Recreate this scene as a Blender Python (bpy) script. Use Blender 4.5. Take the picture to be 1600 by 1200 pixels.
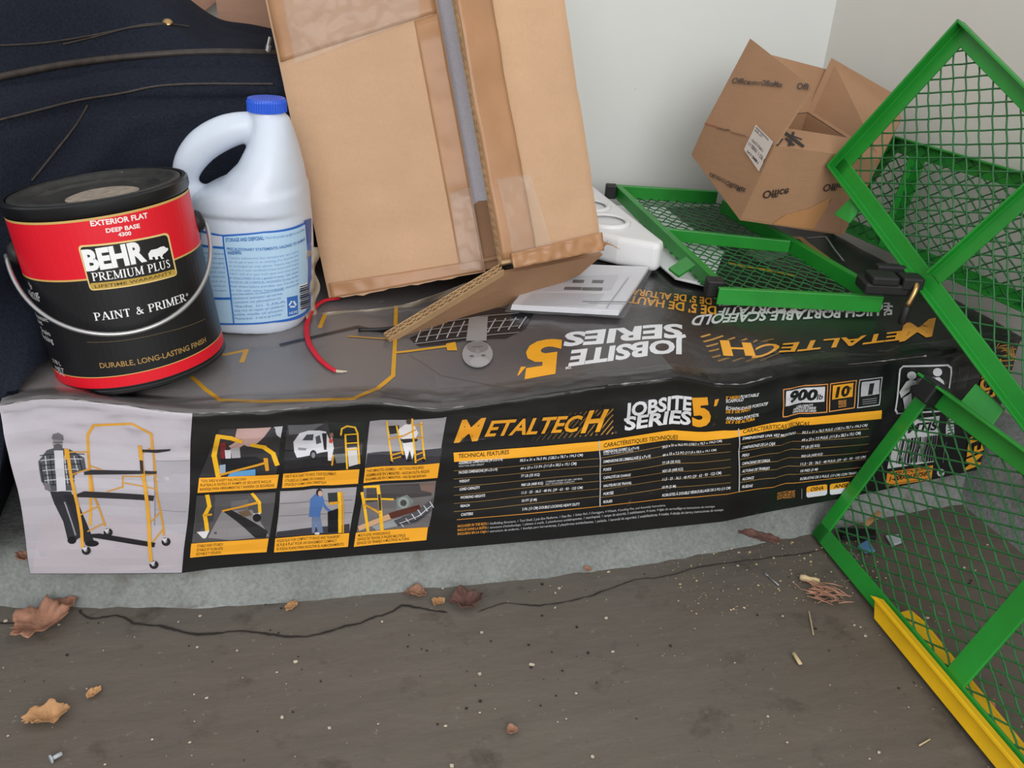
import bpy, bmesh, math, random
import numpy as np
from mathutils import Vector, Matrix, noise
from mathutils.geometry import tessellate_polygon

# ------------------------------------------------------------------ scene, camera, light
scene = bpy.context.scene
for o in list(bpy.data.objects):
    bpy.data.objects.remove(o)
COL = scene.collection
random.seed(7)
rng = np.random.default_rng(7)

FPX = 1400.0                                   # focal length in pixels of the 1600 px wide frame
CAM = np.array([0.24575805, -0.79229233, 0.64191931])
RT = np.array([0.96517518, -0.25530528, 0.05706211])
UP = np.array([0.06637519, 0.44997693, 0.8905701])
FW = np.array([0.25304388, 0.85576865, -0.4512525])
cd = bpy.data.cameras.new('camera')
cd.sensor_width = 36.0
cd.lens = FPX / 1600.0 * 36.0
cd.clip_start = 0.01
cam = bpy.data.objects.new('camera', cd)
COL.objects.link(cam)
cam.matrix_world = Matrix(((RT[0], UP[0], -FW[0], CAM[0]), (RT[1], UP[1], -FW[1], CAM[1]),
                           (RT[2], UP[2], -FW[2], CAM[2]), (0, 0, 0, 1)))
scene.camera = cam

world = bpy.data.worlds.new('world')
scene.world = world
world.use_nodes = True
bg = world.node_tree.nodes['Background']
bg.inputs[0].default_value = (0.93, 0.97, 1.0, 1)
bg.inputs[1].default_value = 0.80


def area_light(name, loc, target, sx, sy, power, color):
    l = bpy.data.lights.new(name, 'AREA')
    l.shape = 'RECTANGLE'; l.size = sx; l.size_y = sy; l.energy = power; l.color = color
    o = bpy.data.objects.new(name, l); COL.objects.link(o)
    o.location = loc
    o.rotation_euler = (Vector(target) - Vector(loc)).to_track_quat('-Z', 'Y').to_euler()
    return o


# daylight through the open garage door behind the camera
area_light('door_daylight', (0.2, -2.9, 1.75), (0.5, 0.3, 0.2), 3.0, 2.0, 75, (1.0, 0.985, 0.97))

scene.view_settings.view_transform = 'Standard'
scene.view_settings.look = 'None'
scene.view_settings.gamma = 1.0
scene.view_settings.use_curve_mapping = False
scene.view_settings.exposure = 0.0


# ------------------------------------------------------------------ helpers: points
def unit(v):
    v = np.asarray(v, float)
    return v / np.linalg.norm(v)


def ray(x, y):
    return FW + RT * (x - 800) / FPX - UP * (y - 600) / FPX


def at(x, y, X=None, Y=None, Z=None):
    """the place in the room where the photograph's pixel meets the plane X, Y or Z"""
    d = ray(x, y)
    k, v = (0, X) if X is not None else (1, Y) if Y is not None else (2, Z)
    return CAM + d * (v - CAM[k]) / d[k]


def on_plane(x, y, p0, n):
    d = ray(x, y)
    return CAM + d * ((np.asarray(p0) - CAM) @ n) / (d @ n)


def pix(P):
    v = np.asarray(P) - CAM
    z = v @ FW
    return np.array([800 + FPX * (v @ RT) / z, 600 - FPX * (v @ UP) / z])


def lin(c):
    c = np.asarray(c, float) / 255.0
    return tuple(np.where(c <= 0.04045, c / 12.92, ((c + 0.055) / 1.055) ** 2.4))


# ------------------------------------------------------------------ helpers: objects
BASE = {}


def tag(o, label=None, cat=None, group=None, kind=None):
    if label: o['label'] = label
    if cat: o['category'] = cat
    if group: o['group'] = group
    if kind: o['kind'] = kind
    return o


def empty(name, loc, label, cat, group=None):
    o = bpy.data.objects.new(name, None)
    o.empty_display_size = 0.05
    COL.objects.link(o)
    o.location = Vector(loc)
    BASE[o.name] = np.array(loc, float)
    return tag(o, label, cat, group)


def link_mesh(name, me, mat, parent=None, smooth=False, origin=None):
    if mat is not None and not me.materials:
        for m in (mat if isinstance(mat, (list, tuple)) else [mat]):
            me.materials.append(m)
    o = bpy.data.objects.new(name, me)
    COL.objects.link(o)
    base = np.zeros(3)
    if parent is not None:
        o.parent = parent
        base = BASE[parent.name]
    elif origin is not None:
        base = np.array(origin, float)
        o.location = Vector(origin)
    BASE[o.name] = base
    if base.any():
        me.transform(Matrix.Translation(-Vector(base)))
    if smooth:
        me.polygons.foreach_set('use_smooth', [True] * len(me.polygons))
    me.update()
    return o


def obj(name, vf, mat, parent=None, smooth=False, origin=None, fix=True):
    v, f = vf[0], vf[1]
    me = bpy.data.meshes.new(name)
    me.from_pydata([tuple(map(float, p)) for p in v], [], [tuple(map(int, q)) for q in f])
    if fix:
        bm = bmesh.new(); bm.from_mesh(me)
        bmesh.ops.recalc_face_normals(bm, faces=bm.faces)
        bm.to_mesh(me); bm.free()
    return link_mesh(name, me, mat, parent, smooth, origin)


def join(*parts):
    V, F = [], []
    for v, f in parts:
        n = len(V)
        V += [np.asarray(p, float) for p in v]
        F += [tuple(i + n for i in q) for q in f]
    return V, F


def bevel_obj(o, w, seg=2, angle=40):
    m = o.modifiers.new('bevel', 'BEVEL')
    m.width = w; m.segments = seg; m.limit_method = 'ANGLE'; m.angle_limit = math.radians(angle)
    return o


def prism(poly, off):
    """closed solid from a 3D polygon swept by a vector"""
    n = len(poly)
    a = [np.asarray(p, float) for p in poly]
    b = [p + np.asarray(off) for p in a]
    F = [tuple(range(n)), tuple(range(2 * n - 1, n - 1, -1))]
    F += [(i, i + n, (i + 1) % n + n, (i + 1) % n) for i in range(n)]
    return a + b, F


def slab(p0, p1, a, w, n, h):
    """bar from p0 to p1, width w along a, height h along n"""
    a, n = np.asarray(a) * w, np.asarray(n) * h
    q = [p0, p1, p1 + a, p0 + a]
    return prism(q, n)


def tube(pts, rad, sides=10, closed=False, flat=None):
    P = [np.asarray(p, float) for p in pts]
    n = len(P)
    if np.isscalar(rad): rad = [rad] * n
    V, F = [], []
    t0 = unit(P[1] - P[0])
    ref = np.array([0, 0, 1.0]) if abs(t0[2]) < 0.9 else np.array([1.0, 0, 0])
    u = unit(np.cross(t0, ref))
    for i in range(n):
        t = unit(P[min(i + 1, n - 1)] - P[max(i - 1, 0)])
        u = unit(u - t * (u @ t))
        w = np.cross(t, u)
        for k in range(sides):
            a = 2 * math.pi * k / sides
            V.append(P[i] + rad[i] * (math.cos(a) * u + (flat or 1.0) * math.sin(a) * w))
    for i in range(n - 1):
        for k in range(sides):
            F.append((i * sides + k, i * sides + (k + 1) % sides, (i + 1) * sides + (k + 1) % sides, (i + 1) * sides + k))
    F.append(tuple(range(sides))[::-1])
    F.append(tuple((n - 1) * sides + k for k in range(sides)))
    return V, F


def spline(pts, n=40):
    P = np.array(pts, float)
    m = len(P)
    Q = np.vstack([2 * P[0] - P[1], P, 2 * P[-1] - P[-2]])
    out = []
    for k in range(n):
        t = k / (n - 1) * (m - 1)
        i = min(int(t), m - 2); f = t - i
        a, b, c, d = Q[i], Q[i + 1], Q[i + 2], Q[i + 3]
        out.append(0.5 * (2 * b + (c - a) * f + (2 * a - 5 * b + 4 * c - d) * f * f + (3 * b - a - 3 * c + d) * f ** 3))
    return np.array(out)


def grid(fn, us, vs):
    V = [fn(u, v) for u in us for v in vs]
    nv = len(vs)
    F = [(i * nv + j, (i + 1) * nv + j, (i + 1) * nv + j + 1, i * nv + j + 1)
         for i in range(len(us) - 1) for j in range(nv - 1)]
    return V, F


def sheet(fn, us, vs, th):
    """thin closed sheet: a grid with a second side th behind it"""
    V, F = grid(fn, us, vs)
    e = 1e-4
    nrm = []
    for u in us:
        for v in vs:
            a = np.asarray(fn(u + e, v)) - np.asarray(fn(u - e, v)); b = np.asarray(fn(u, v + e)) - np.asarray(fn(u, v - e))
            nrm.append(unit(np.cross(a, b)))
    n = len(V)
    W = [np.asarray(p) - th * q for p, q in zip(V, nrm)]
    G = [tuple(i + n for i in q[::-1]) for q in F]
    nu, nv = len(us), len(vs)
    rim = [(i * nv) for i in range(nu)] + [(nu - 1) * nv + j for j in range(1, nv)] + \
          [i * nv + nv - 1 for i in range(nu - 2, -1, -1)] + [j for j in range(nv - 2, 0, -1)]
    S = [(rim[i], rim[(i + 1) % len(rim)], rim[(i + 1) % len(rim)] + n, rim[i] + n) for i in range(len(rim))]
    return list(map(np.asarray, V)) + W, F + G + S


def lathe(prof, c, axis, e1, n=48):
    """prof: list of (radius, height); open ends are capped by radius 0 points"""
    axis = unit(axis); e1 = unit(e1 - axis * (e1 @ axis)); e2 = np.cross(axis, e1)
    V, F, rows = [], [], []
    for r, h in prof:
        if r < 1e-6:
            rows.append([len(V)]); V.append(c + axis * h)
        else:
            rows.append(list(range(len(V), len(V) + n)))
            for k in range(n):
                a = 2 * math.pi * k / n
                V.append(c + axis * h + r * (math.cos(a) * e1 + math.sin(a) * e2))
    for A, B in zip(rows, rows[1:]):
        for k in range(n):
            k2 = (k + 1) % n
            if len(A) == 1 and len(B) == 1: continue
            if len(A) == 1: F.append((A[0], B[k2], B[k]))
            elif len(B) == 1: F.append((A[k], A[k2], B[0]))
            else: F.append((A[k], A[k2], B[k2], B[k]))
    return V, F


def fbm(x, y, z=0.0, s=1.0):
    return noise.noise(Vector((x * s, y * s, z * s)))


# ------------------------------------------------------------------ materials
def nodes_of(name):
    m = bpy.data.materials.new(name)
    m.use_nodes = True
    nt = m.node_tree
    b = nt.nodes['Principled BSDF']
    return m, nt, b


def coords(nt):
    g = nt.nodes.new('ShaderNodeNewGeometry')
    return g.outputs['Position']


def tex_noise(nt, co, scale, detail=4, rough=0.55, stretch=None):
    if stretch is not None:
        mp = nt.nodes.new('ShaderNodeMapping'); mp.inputs['Scale'].default_value = stretch
        nt.links.new(co, mp.inputs['Vector']); co = mp.outputs['Vector']
    t = nt.nodes.new('ShaderNodeTexNoise')
    t.inputs['Scale'].default_value = scale; t.inputs['Detail'].default_value = detail
    t.inputs['Roughness'].default_value = rough
    nt.links.new(co, t.inputs['Vector'])
    return t.outputs['Fac']


def ramp(nt, fac, stops):
    r = nt.nodes.new('ShaderNodeValToRGB')
    els = r.color_ramp.elements
    while len(els) < len(stops): els.new(0.5)
    for e, (p, c) in zip(els, stops):
        e.position = p; e.color = tuple(c) + (1,) if len(c) == 3 else c
    nt.links.new(fac, r.inputs['Fac'])
    return r.outputs['Color']


def mixc(nt, fac, a, b, mode='MIX'):
    m = nt.nodes.new('ShaderNodeMix'); m.data_type = 'RGBA'; m.blend_type = mode
    for s, v in ((m.inputs['Factor'], fac), (m.inputs['A'], a), (m.inputs['B'], b)):
        if hasattr(v, 'is_output') or isinstance(v, bpy.types.NodeSocket): nt.links.new(v, s)
        elif isinstance(v, (int, float)): s.default_value = v
        else: s.default_value = tuple(v) + (1,)
    return m.outputs['Result']


def bump(nt, b, h, strength, dist=0.002):
    n = nt.nodes.new('ShaderNodeBump')
    n.inputs['Strength'].default_value = strength; n.inputs['Distance'].default_value = dist
    nt.links.new(h, n.inputs['Height']); nt.links.new(n.outputs['Normal'], b.inputs['Normal'])


def mat(name, rgb, rough=0.6, metal=0.0, var=0.12, vscale=30, bmp=0.0, bscale=200, spec=0.5, coat=0.0, dirt=None,
        dirt_scale=18, dirt_at=0.62, stretch=None):
    m, nt, b = nodes_of(name)
    co = coords(nt)
    c = np.array(lin(rgb))
    col = ramp(nt, tex_noise(nt, co, vscale, 5, stretch=stretch), [(0.3, tuple(c * (1 - var))), (0.7, tuple(np.minimum(c * (1 + var), 1)))])
    if dirt is not None:
        f = ramp(nt, tex_noise(nt, co, dirt_scale, 8, 0.65), [(dirt_at, (0, 0, 0)), (dirt_at + 0.1, (1, 1, 1))])
        col = mixc(nt, f, col, lin(dirt))
    nt.links.new(col, b.inputs['Base Color'])
    b.inputs['Roughness'].default_value = rough; b.inputs['Metallic'].default_value = metal
    b.inputs['Specular IOR Level'].default_value = spec
    b.inputs['Coat Weight'].default_value = coat; b.inputs['Coat Roughness'].default_value = 0.15
    if bmp: bump(nt, b, tex_noise(nt, co, bscale, 5), bmp)
    return m


def film_mat(name, rgb, clear=0.6, rough=0.12):
    m, nt, b = nodes_of(name)
    co = coords(nt)
    b.inputs['Base Color'].default_value = lin(rgb) + (1,)
    b.inputs['Roughness'].default_value = rough
    b.inputs['Alpha'].default_value = 1 - clear
    b.inputs['Specular IOR Level'].default_value = 1.0
    bump(nt, b, tex_noise(nt, co, 55, 3, 0.5), 0.5, 0.003)
    return m


def cardboard(name, rgb):
    m, nt, b = nodes_of(name)
    co = coords(nt)
    c = np.array(lin(rgb))
    col = ramp(nt, tex_noise(nt, co, 7, 6, 0.6), [(0.3, tuple(c * 0.9)), (0.7, tuple(c * 1.07))])
    fib = ramp(nt, tex_noise(nt, co, 520, 3, 0.6, (1, 1, 0.3)), [(0.3, (0.965, 0.962, 0.96)), (0.7, (1.02, 1.02, 1.02))])
    nt.links.new(mixc(nt, 1.0, col, fib, 'MULTIPLY'), b.inputs['Base Color'])
    b.inputs['Roughness'].default_value = 0.75; b.inputs['Specular IOR Level'].default_value = 0.25
    bump(nt, b, tex_noise(nt, co, 28, 4, 0.55, (0.6, 0.6, 2.2)), 0.25, 0.004)
    return m


def ink_mat(name, rough=0.3, bmp=0.35, wear=True, coat=0.0, bs=24):
    m, nt, b = nodes_of(name)
    a = nt.nodes.new('ShaderNodeVertexColor'); a.layer_name = 'Col'
    co = coords(nt)
    col = a.outputs['Color']
    if wear:
        f = ramp(nt, tex_noise(nt, co, 60, 9, 0.72), [(0.68, (0, 0, 0)), (0.78, (0.55, 0.55, 0.55))])
        col = mixc(nt, f, col, (0.30, 0.29, 0.28))
    nt.links.new(col, b.inputs['Base Color'])
    b.inputs['Roughness'].default_value = rough
    b.inputs['Coat Weight'].default_value = coat
    if bmp: bump(nt, b, tex_noise(nt, co, bs, 4, 0.5), bmp, 0.004)
    return m


M = {}
M['carton_black'] = mat('carton_black', (24, 24, 25), 0.33, var=0.2, vscale=20, bmp=0.45, bscale=26, dirt=(84, 80, 76), dirt_scale=55, dirt_at=0.66)
M['ink'] = ink_mat('carton_print', 0.22, 0.40)
M['ink_flat'] = ink_mat('label_print', 0.4, 0.0, False)
M['card_box'] = cardboard('cardboard_tan', (197, 160, 128))
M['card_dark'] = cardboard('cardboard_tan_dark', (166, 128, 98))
M['card_office'] = cardboard('cardboard_brown', (172, 133, 102))
M['card_back'] = cardboard('cardboard_pinkish', (176, 138, 116))
M['flute'] = mat('corrugated_flute', (186, 152, 112), 0.8, var=0.15)
M['tape'] = mat('packing_tape_brown', (170, 126, 90), 0.3, var=0.08, vscale=25, bmp=0.2, bscale=45, spec=0.35)
M['film'] = film_mat('clear_film', (225, 222, 215), 0.93)
M['film_dusty'] = film_mat('clear_film_dusty', (205, 190, 168), 0.62)
M['foam'] = mat('foam_white', (208, 206, 216), 0.85, var=0.06, vscale=400, bmp=0.35, bscale=420)
M['green'] = mat('green_paint', (34, 140, 46), 0.34, var=0.16, vscale=14, bmp=0.08, bscale=120, dirt=(96, 92, 62), dirt_scale=30, dirt_at=0.70)
M['green_wire'] = mat('green_wire_paint', (40, 104, 54), 0.42, var=0.2, vscale=40)
M['yellow'] = mat('yellow_paint', (236, 186, 12), 0.45, var=0.08, vscale=25, dirt=(92, 74, 42), dirt_scale=28, dirt_at=0.66)
M['rubber'] = mat('black_rubber', (22, 22, 23), 0.55, var=0.25, vscale=60, dirt=(70, 66, 60), dirt_scale=70, dirt_at=0.68)
M['brass'] = mat('brass_pin', (196, 158, 104), 0.3, 0.9, var=0.1)
M['steel'] = mat('steel_wire', (190, 190, 190), 0.35, 0.85, var=0.08)
M['can_black'] = mat('can_black', (20, 20, 22), 0.34, var=0.2, vscale=30, dirt=(76, 70, 62), dirt_scale=40, dirt_at=0.70)
M['lid_dirty'] = mat('lid_plastic_dusty', (38, 36, 35), 0.5, var=0.5, vscale=60, dirt=(112, 100, 88), dirt_scale=90, dirt_at=0.62, bmp=0.3, bscale=150)
M['residue'] = mat('dried_residue', (150, 136, 122), 0.8, var=0.25, vscale=150, bmp=0.5, bscale=260)
M['jug'] = mat('white_plastic_jug', (208, 216, 229), 0.32, var=0.03, vscale=12)
M['cap_blue'] = mat('blue_plastic', (40, 92, 214), 0.35, var=0.06)
M['bag'] = mat('navy_fabric', (31, 35, 46), 0.85, var=0.35, vscale=420, bmp=0.5, bscale=700, spec=0.15)
M['bag_dark'] = mat('black_bag_base', (17, 18, 22), 0.45, var=0.3, vscale=60)
M['piping'] = mat('brown_piping', (58, 50, 45), 0.6, var=0.35, vscale=90)
M['red'] = mat('red_strap', (206, 20, 46), 0.5, var=0.1)
M['paper'] = mat('white_paper', (226, 226, 232), 0.5, var=0.03)
M['white_plastic'] = mat('white_plastic_tray', (238, 238, 240), 0.3, var=0.02, vscale=20)
M['leaf_tan'] = mat('dry_leaf_tan', (158, 114, 92), 0.8, var=0.38, vscale=70, bmp=0.4, bscale=160)
M['leaf_red'] = mat('dry_leaf_russet', (98, 68, 60), 0.8, var=0.35, vscale=80, bmp=0.4, bscale=160)
M['leaf_orange'] = mat('dry_leaf_orange', (178, 134, 92), 0.75, var=0.3, vscale=70, bmp=0.3, bscale=160)
M['wood'] = mat('pale_wood', (206, 184, 140), 0.7, var=0.1)
M['plastic_blue'] = mat('blue_scrap_plastic', (96, 140, 190), 0.35)
M['plastic_grey'] = mat('pale_scrap_plastic', (178, 184, 190), 0.3)
M['chip'] = mat('paint_chip', (196, 184, 164), 0.8, var=0.25, vscale=90)
M['chip_grey'] = mat('torn_card_edge', (150, 146, 142), 0.8, var=0.3, vscale=120)
M['chip_dark'] = mat('dark_grit', (44, 38, 34), 0.9, var=0.3)
M['pink'] = mat('pinkish_scrap', (190, 120, 96), 0.7)


def floor_material():
    m, nt, b = nodes_of('concrete_floor')
    co = coords(nt)
    base = ramp(nt, tex_noise(nt, co, 3.2, 8, 0.62), [(0.25, lin((94, 87, 79))), (0.5, lin((108, 101, 93))), (0.78, lin((122, 117, 109)))])
    st = ramp(nt, tex_noise(nt, co, 1.6, 6, 0.6), [(0.46, (1.04, 1.05, 1.06)), (0.68, (0.74, 0.68, 0.63))])
    c = mixc(nt, 1.0, base, st, 'MULTIPLY')
    streak = ramp(nt, tex_noise(nt, co, 26, 7, 0.6, (0.35, 1.6, 1)), [(0.3, (0.90, 0.90, 0.895)), (0.7, (1.07, 1.07, 1.07))])
    c = mixc(nt, 1.0, c, streak, 'MULTIPLY')
    dark = ramp(nt, tex_noise(nt, co, 14, 9, 0.7), [(0.57, (0, 0, 0)), (0.72, (0.65, 0.65, 0.65))])
    c = mixc(nt, dark, c, lin((58, 50, 44)))
    pale = ramp(nt, tex_noise(nt, co, 95, 6, 0.6), [(0.64, (0, 0, 0)), (0.74, (0.45, 0.45, 0.45))])
    c = mixc(nt, pale, c, lin((150, 146, 138)))
    sc_ = ramp(nt, tex_noise(nt, co, 7.5, 9, 0.75, (0.6, 1.3, 1)), [(0.60, (0, 0, 0)), (0.76, (0.4, 0.4, 0.4))])
    c = mixc(nt, sc_, c, lin((136, 132, 126)))
    nt.links.new(c, b.inputs['Base Color'])
    b.inputs['Roughness'].default_value = 0.62; b.inputs['Specular IOR Level'].default_value = 0.35
    bump(nt, b, tex_noise(nt, co, 60, 8, 0.62, (0.5, 1.2, 1)), 0.35, 0.003)
    return m


def curb_material():
    m, nt, b = nodes_of('curb_concrete')
    co = coords(nt)
    base = ramp(nt, tex_noise(nt, co, 9, 7, 0.6), [(0.3, lin((124, 127, 124))), (0.7, lin((150, 154, 151)))])
    f = ramp(nt, tex_noise(nt, co, 240, 4, 0.6), [(0.3, (0.78, 0.78, 0.78)), (0.7, (1.15, 1.15, 1.15))])
    c = mixc(nt, 1.0, base, f, 'MULTIPLY')
    d = ramp(nt, tex_noise(nt, co, 22, 8, 0.7), [(0.55, (0, 0, 0)), (0.72, (0.75, 0.75, 0.75))])
    c = mixc(nt, d, c, lin((104, 98, 90)))
    nt.links.new(c, b.inputs['Base Color'])
    b.inputs['Roughness'].default_value = 0.85
    bump(nt, b, tex_noise(nt, co, 170, 6, 0.6), 0.6, 0.003)
    return m


def wall_material(name, rgb):
    m, nt, b = nodes_of(name)
    co = coords(nt)
    c0 = np.array(lin(rgb))
    base = ramp(nt, tex_noise(nt, co, 2.5, 5), [(0.3, tuple(c0 * 0.96)), (0.7, tuple(c0 * 1.03))])
    sm = ramp(nt, tex_noise(nt, co, 9, 7, 0.65, (1, 1, 0.3)), [(0.6, (0, 0, 0)), (0.8, (0.28, 0.28, 0.28))])
    c = mixc(nt, sm, base, lin((168, 164, 156)))
    sp = ramp(nt, tex_noise(nt, co, 55, 7, 0.7), [(0.70, (0, 0, 0)), (0.745, (0.7, 0.7, 0.7))])
    c = mixc(nt, sp, c, lin((112, 104, 96)))
    nt.links.new(c, b.inputs['Base Color'])
    b.inputs['Roughness'].default_value = 0.55; b.inputs['Specular IOR Level'].default_value = 0.3
    bump(nt, b, tex_noise(nt, co, 130, 4), 0.08, 0.002)
    return m


# ------------------------------------------------------------------ printed artwork on real surfaces
class Surf:
    """a surface P(s, t) in metres; inv() finds the s, t that a pixel of the photograph shows"""
    def __init__(self, fn, start, gs=0.01, gt=0.01):
        self.fn, self.start, self.gs, self.gt = fn, np.array(start, float), gs, gt

    def inv(self, x, y):
        q = self.start.copy()
        for _ in range(25):
            r = pix(self.fn(*q)) - (x, y)
            if abs(r).max() < 0.02: break
            e = 1e-4
            J = np.array([(pix(self.fn(q[0] + e, q[1])) - (x, y) - r) / e, (pix(self.fn(q[0], q[1] + e)) - (x, y) - r) / e]).T
            try: d = np.linalg.solve(J, -r)
            except np.linalg.LinAlgError: break
            q = q + np.clip(d, -0.15, 0.15)
        return q

    def normal(self, s, t):
        e = 3e-4
        n = unit(np.cross(np.asarray(self.fn(s + e, t)) - self.fn(s - e, t), np.asarray(self.fn(s, t + e)) - self.fn(s, t - e)))
        return n if n @ (CAM - self.fn(s, t)) > 0 else -n


TEXTS = {}      # (string, bold, shear) -> (verts, faces) with cap height 1
PENDING = []


def want(string, bold, shear, arr=None):
    k = (string, bold, shear)
    if k not in TEXTS:
        TEXTS[k] = None; PENDING.append(k)
    return k


def make_texts():
    keys = PENDING + [('H', 0.0, 0.0)]
    obs = []
    for k in keys:
        cu = bpy.data.curves.new('t', 'FONT')
        cu.body = k[0]; cu.size = 1.0; cu.offset = k[1]; cu.shear = k[2]; cu.resolution_u = 3
        o = bpy.data.objects.new('t', cu); COL.objects.link(o); obs.append(o)
    dg = bpy.context.evaluated_depsgraph_get()
    for k, o in zip(keys, obs):
        me = bpy.data.meshes.new_from_object(o.evaluated_get(dg))
        v = np.array([p.co[:2] for p in me.vertices]) if len(me.vertices) else np.zeros((0, 2))
        TEXTS[k] = (v, [tuple(p.vertices) for p in me.polygons])
        bpy.data.meshes.remove(me)
    cap = TEXTS[('H', 0.0, 0.0)][0][:, 1].max()
    for k, o in zip(keys, obs):
        TEXTS[k] = (TEXTS[k][0] / cap, TEXTS[k][1])
        cu = o.data
        bpy.data.objects.remove(o); bpy.data.curves.remove(cu)
    PENDING.clear()


# thick-and-thin capitals for the serif lines: strokes (x0, y0, x1, y1, width), serifs (x, y)
SERIF = {
    'P': (0.62, [(.14, 0, .14, 1, .15), (.14, .96, .40, .96, .07), (.14, .48, .40, .48, .07), (.52, .86, .52, .58, .14), (.40, .96, .52, .86, .09), (.40, .48, .52, .58, .09)], [(.14, 0), (.10, 1)]),
    'R': (0.72, [(.14, 0, .14, 1, .15), (.14, .96, .40, .96, .07), (.14, .50, .40, .50, .07), (.52, .87, .52, .60, .14), (.40, .96, .52, .87, .09), (.40, .50, .52, .60, .09), (.34, .5, .64, 0, .15)], [(.14, 0), (.10, 1), (.66, 0)]),
    'E': (0.60, [(.14, 0, .14, 1, .15), (.14, .96, .54, .96, .07), (.14, .5, .44, .5, .07), (.14, .04, .56, .04, .07), (.53, .97, .53, .80, .06), (.56, .03, .56, .22, .06)], [(.12, 0), (.12, 1)]),
    'M': (0.95, [(.14, 0, .14, 1, .07), (.14, 1, .47, .05, .15), (.47, .05, .80, 1, .07), (.80, 0, .80, 1, .15)], [(.14, 0), (.80, 0), (.12, 1), (.82, 1)]),
    'I': (0.30, [(.15, 0, .15, 1, .15)], [(.15, 0), (.15, 1)]),
    'U': (0.76, [(.16, .2, .16, 1, .15), (.62, .2, .62, 1, .07), (.16, .22, .28, .04, .12), (.28, .04, .50, .04, .08), (.50, .04, .62, .22, .08)], [(.16, 1), (.62, 1)]),
    'L': (0.58, [(.14, 0, .14, 1, .15), (.14, .04, .54, .04, .07), (.54, .03, .54, .24, .06)], [(.12, 0), (.14, 1)]),
    'S': (0.56, [(.46, .82, .36, .96, .08), (.36, .96, .2, .95, .08), (.2, .95, .11, .78, .11), (.11, .78, .2, .6, .12), (.2, .6, .38, .46, .15), (.38, .46, .47, .26, .12), (.47, .26, .36, .06, .11), (.36, .06, .2, .04, .08), (.2, .04, .1, .2, .08)], []),
    'A': (0.78, [(.10, 0, .38, 1, .07), (.38, 1, .68, 0, .16), (.2, .34, .56, .34, .06)], [(.10, 0), (.68, 0)]),
    'N': (0.80, [(.14, 0, .14, 1, .07), (.14, 1, .66, .02, .15), (.66, 0, .66, 1, .07)], [(.14, 0), (.66, 1), (.12, 1)]),
    'T': (0.66, [(.33, 0, .33, 1, .15), (.06, .96, .60, .96, .07), (.07, .97, .07, .78, .06), (.59, .97, .59, .78, .06)], [(.33, 0)]),
    '&': (0.80, [(.62, .48, .50, .16, .07), (.50, .16, .30, .03, .09), (.30, .03, .12, .14, .10), (.12, .14, .14, .36, .10), (.14, .36, .40, .58, .08), (.40, .58, .46, .80, .09), (.46, .80, .34, .96, .08), (.34, .96, .22, .84, .10), (.22, .84, .28, .62, .11), (.28, .62, .70, .03, .15)], [(.64, .5)]),
    ' ': (0.34, [], []),
}


def bar2(x0, y0, x1, y1, w):
    d = np.array([x1 - x0, y1 - y0]); l = np.hypot(*d)
    n = np.array([-d[1], d[0]]) / l * w / 2
    a, b = np.array([x0, y0]), np.array([x1, y1])
    return [a + n, a - n, b - n, b + n]


def serif_polys(s):
    x, out = 0.0, []
    for ch in s:
        w, st, se = SERIF[ch]
        for q in st: out.append([p + (x, 0) for p in bar2(*q)])
        for (sx, sy) in se:
            y = 0.025 if sy < 0.3 else 0.975 if sy > 0.7 else sy
            out.append([p + (x, 0) for p in bar2(sx - .14, y, sx + .14, y, .05)])
        x += w + 0.06
    return out, x - 0.06


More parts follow.
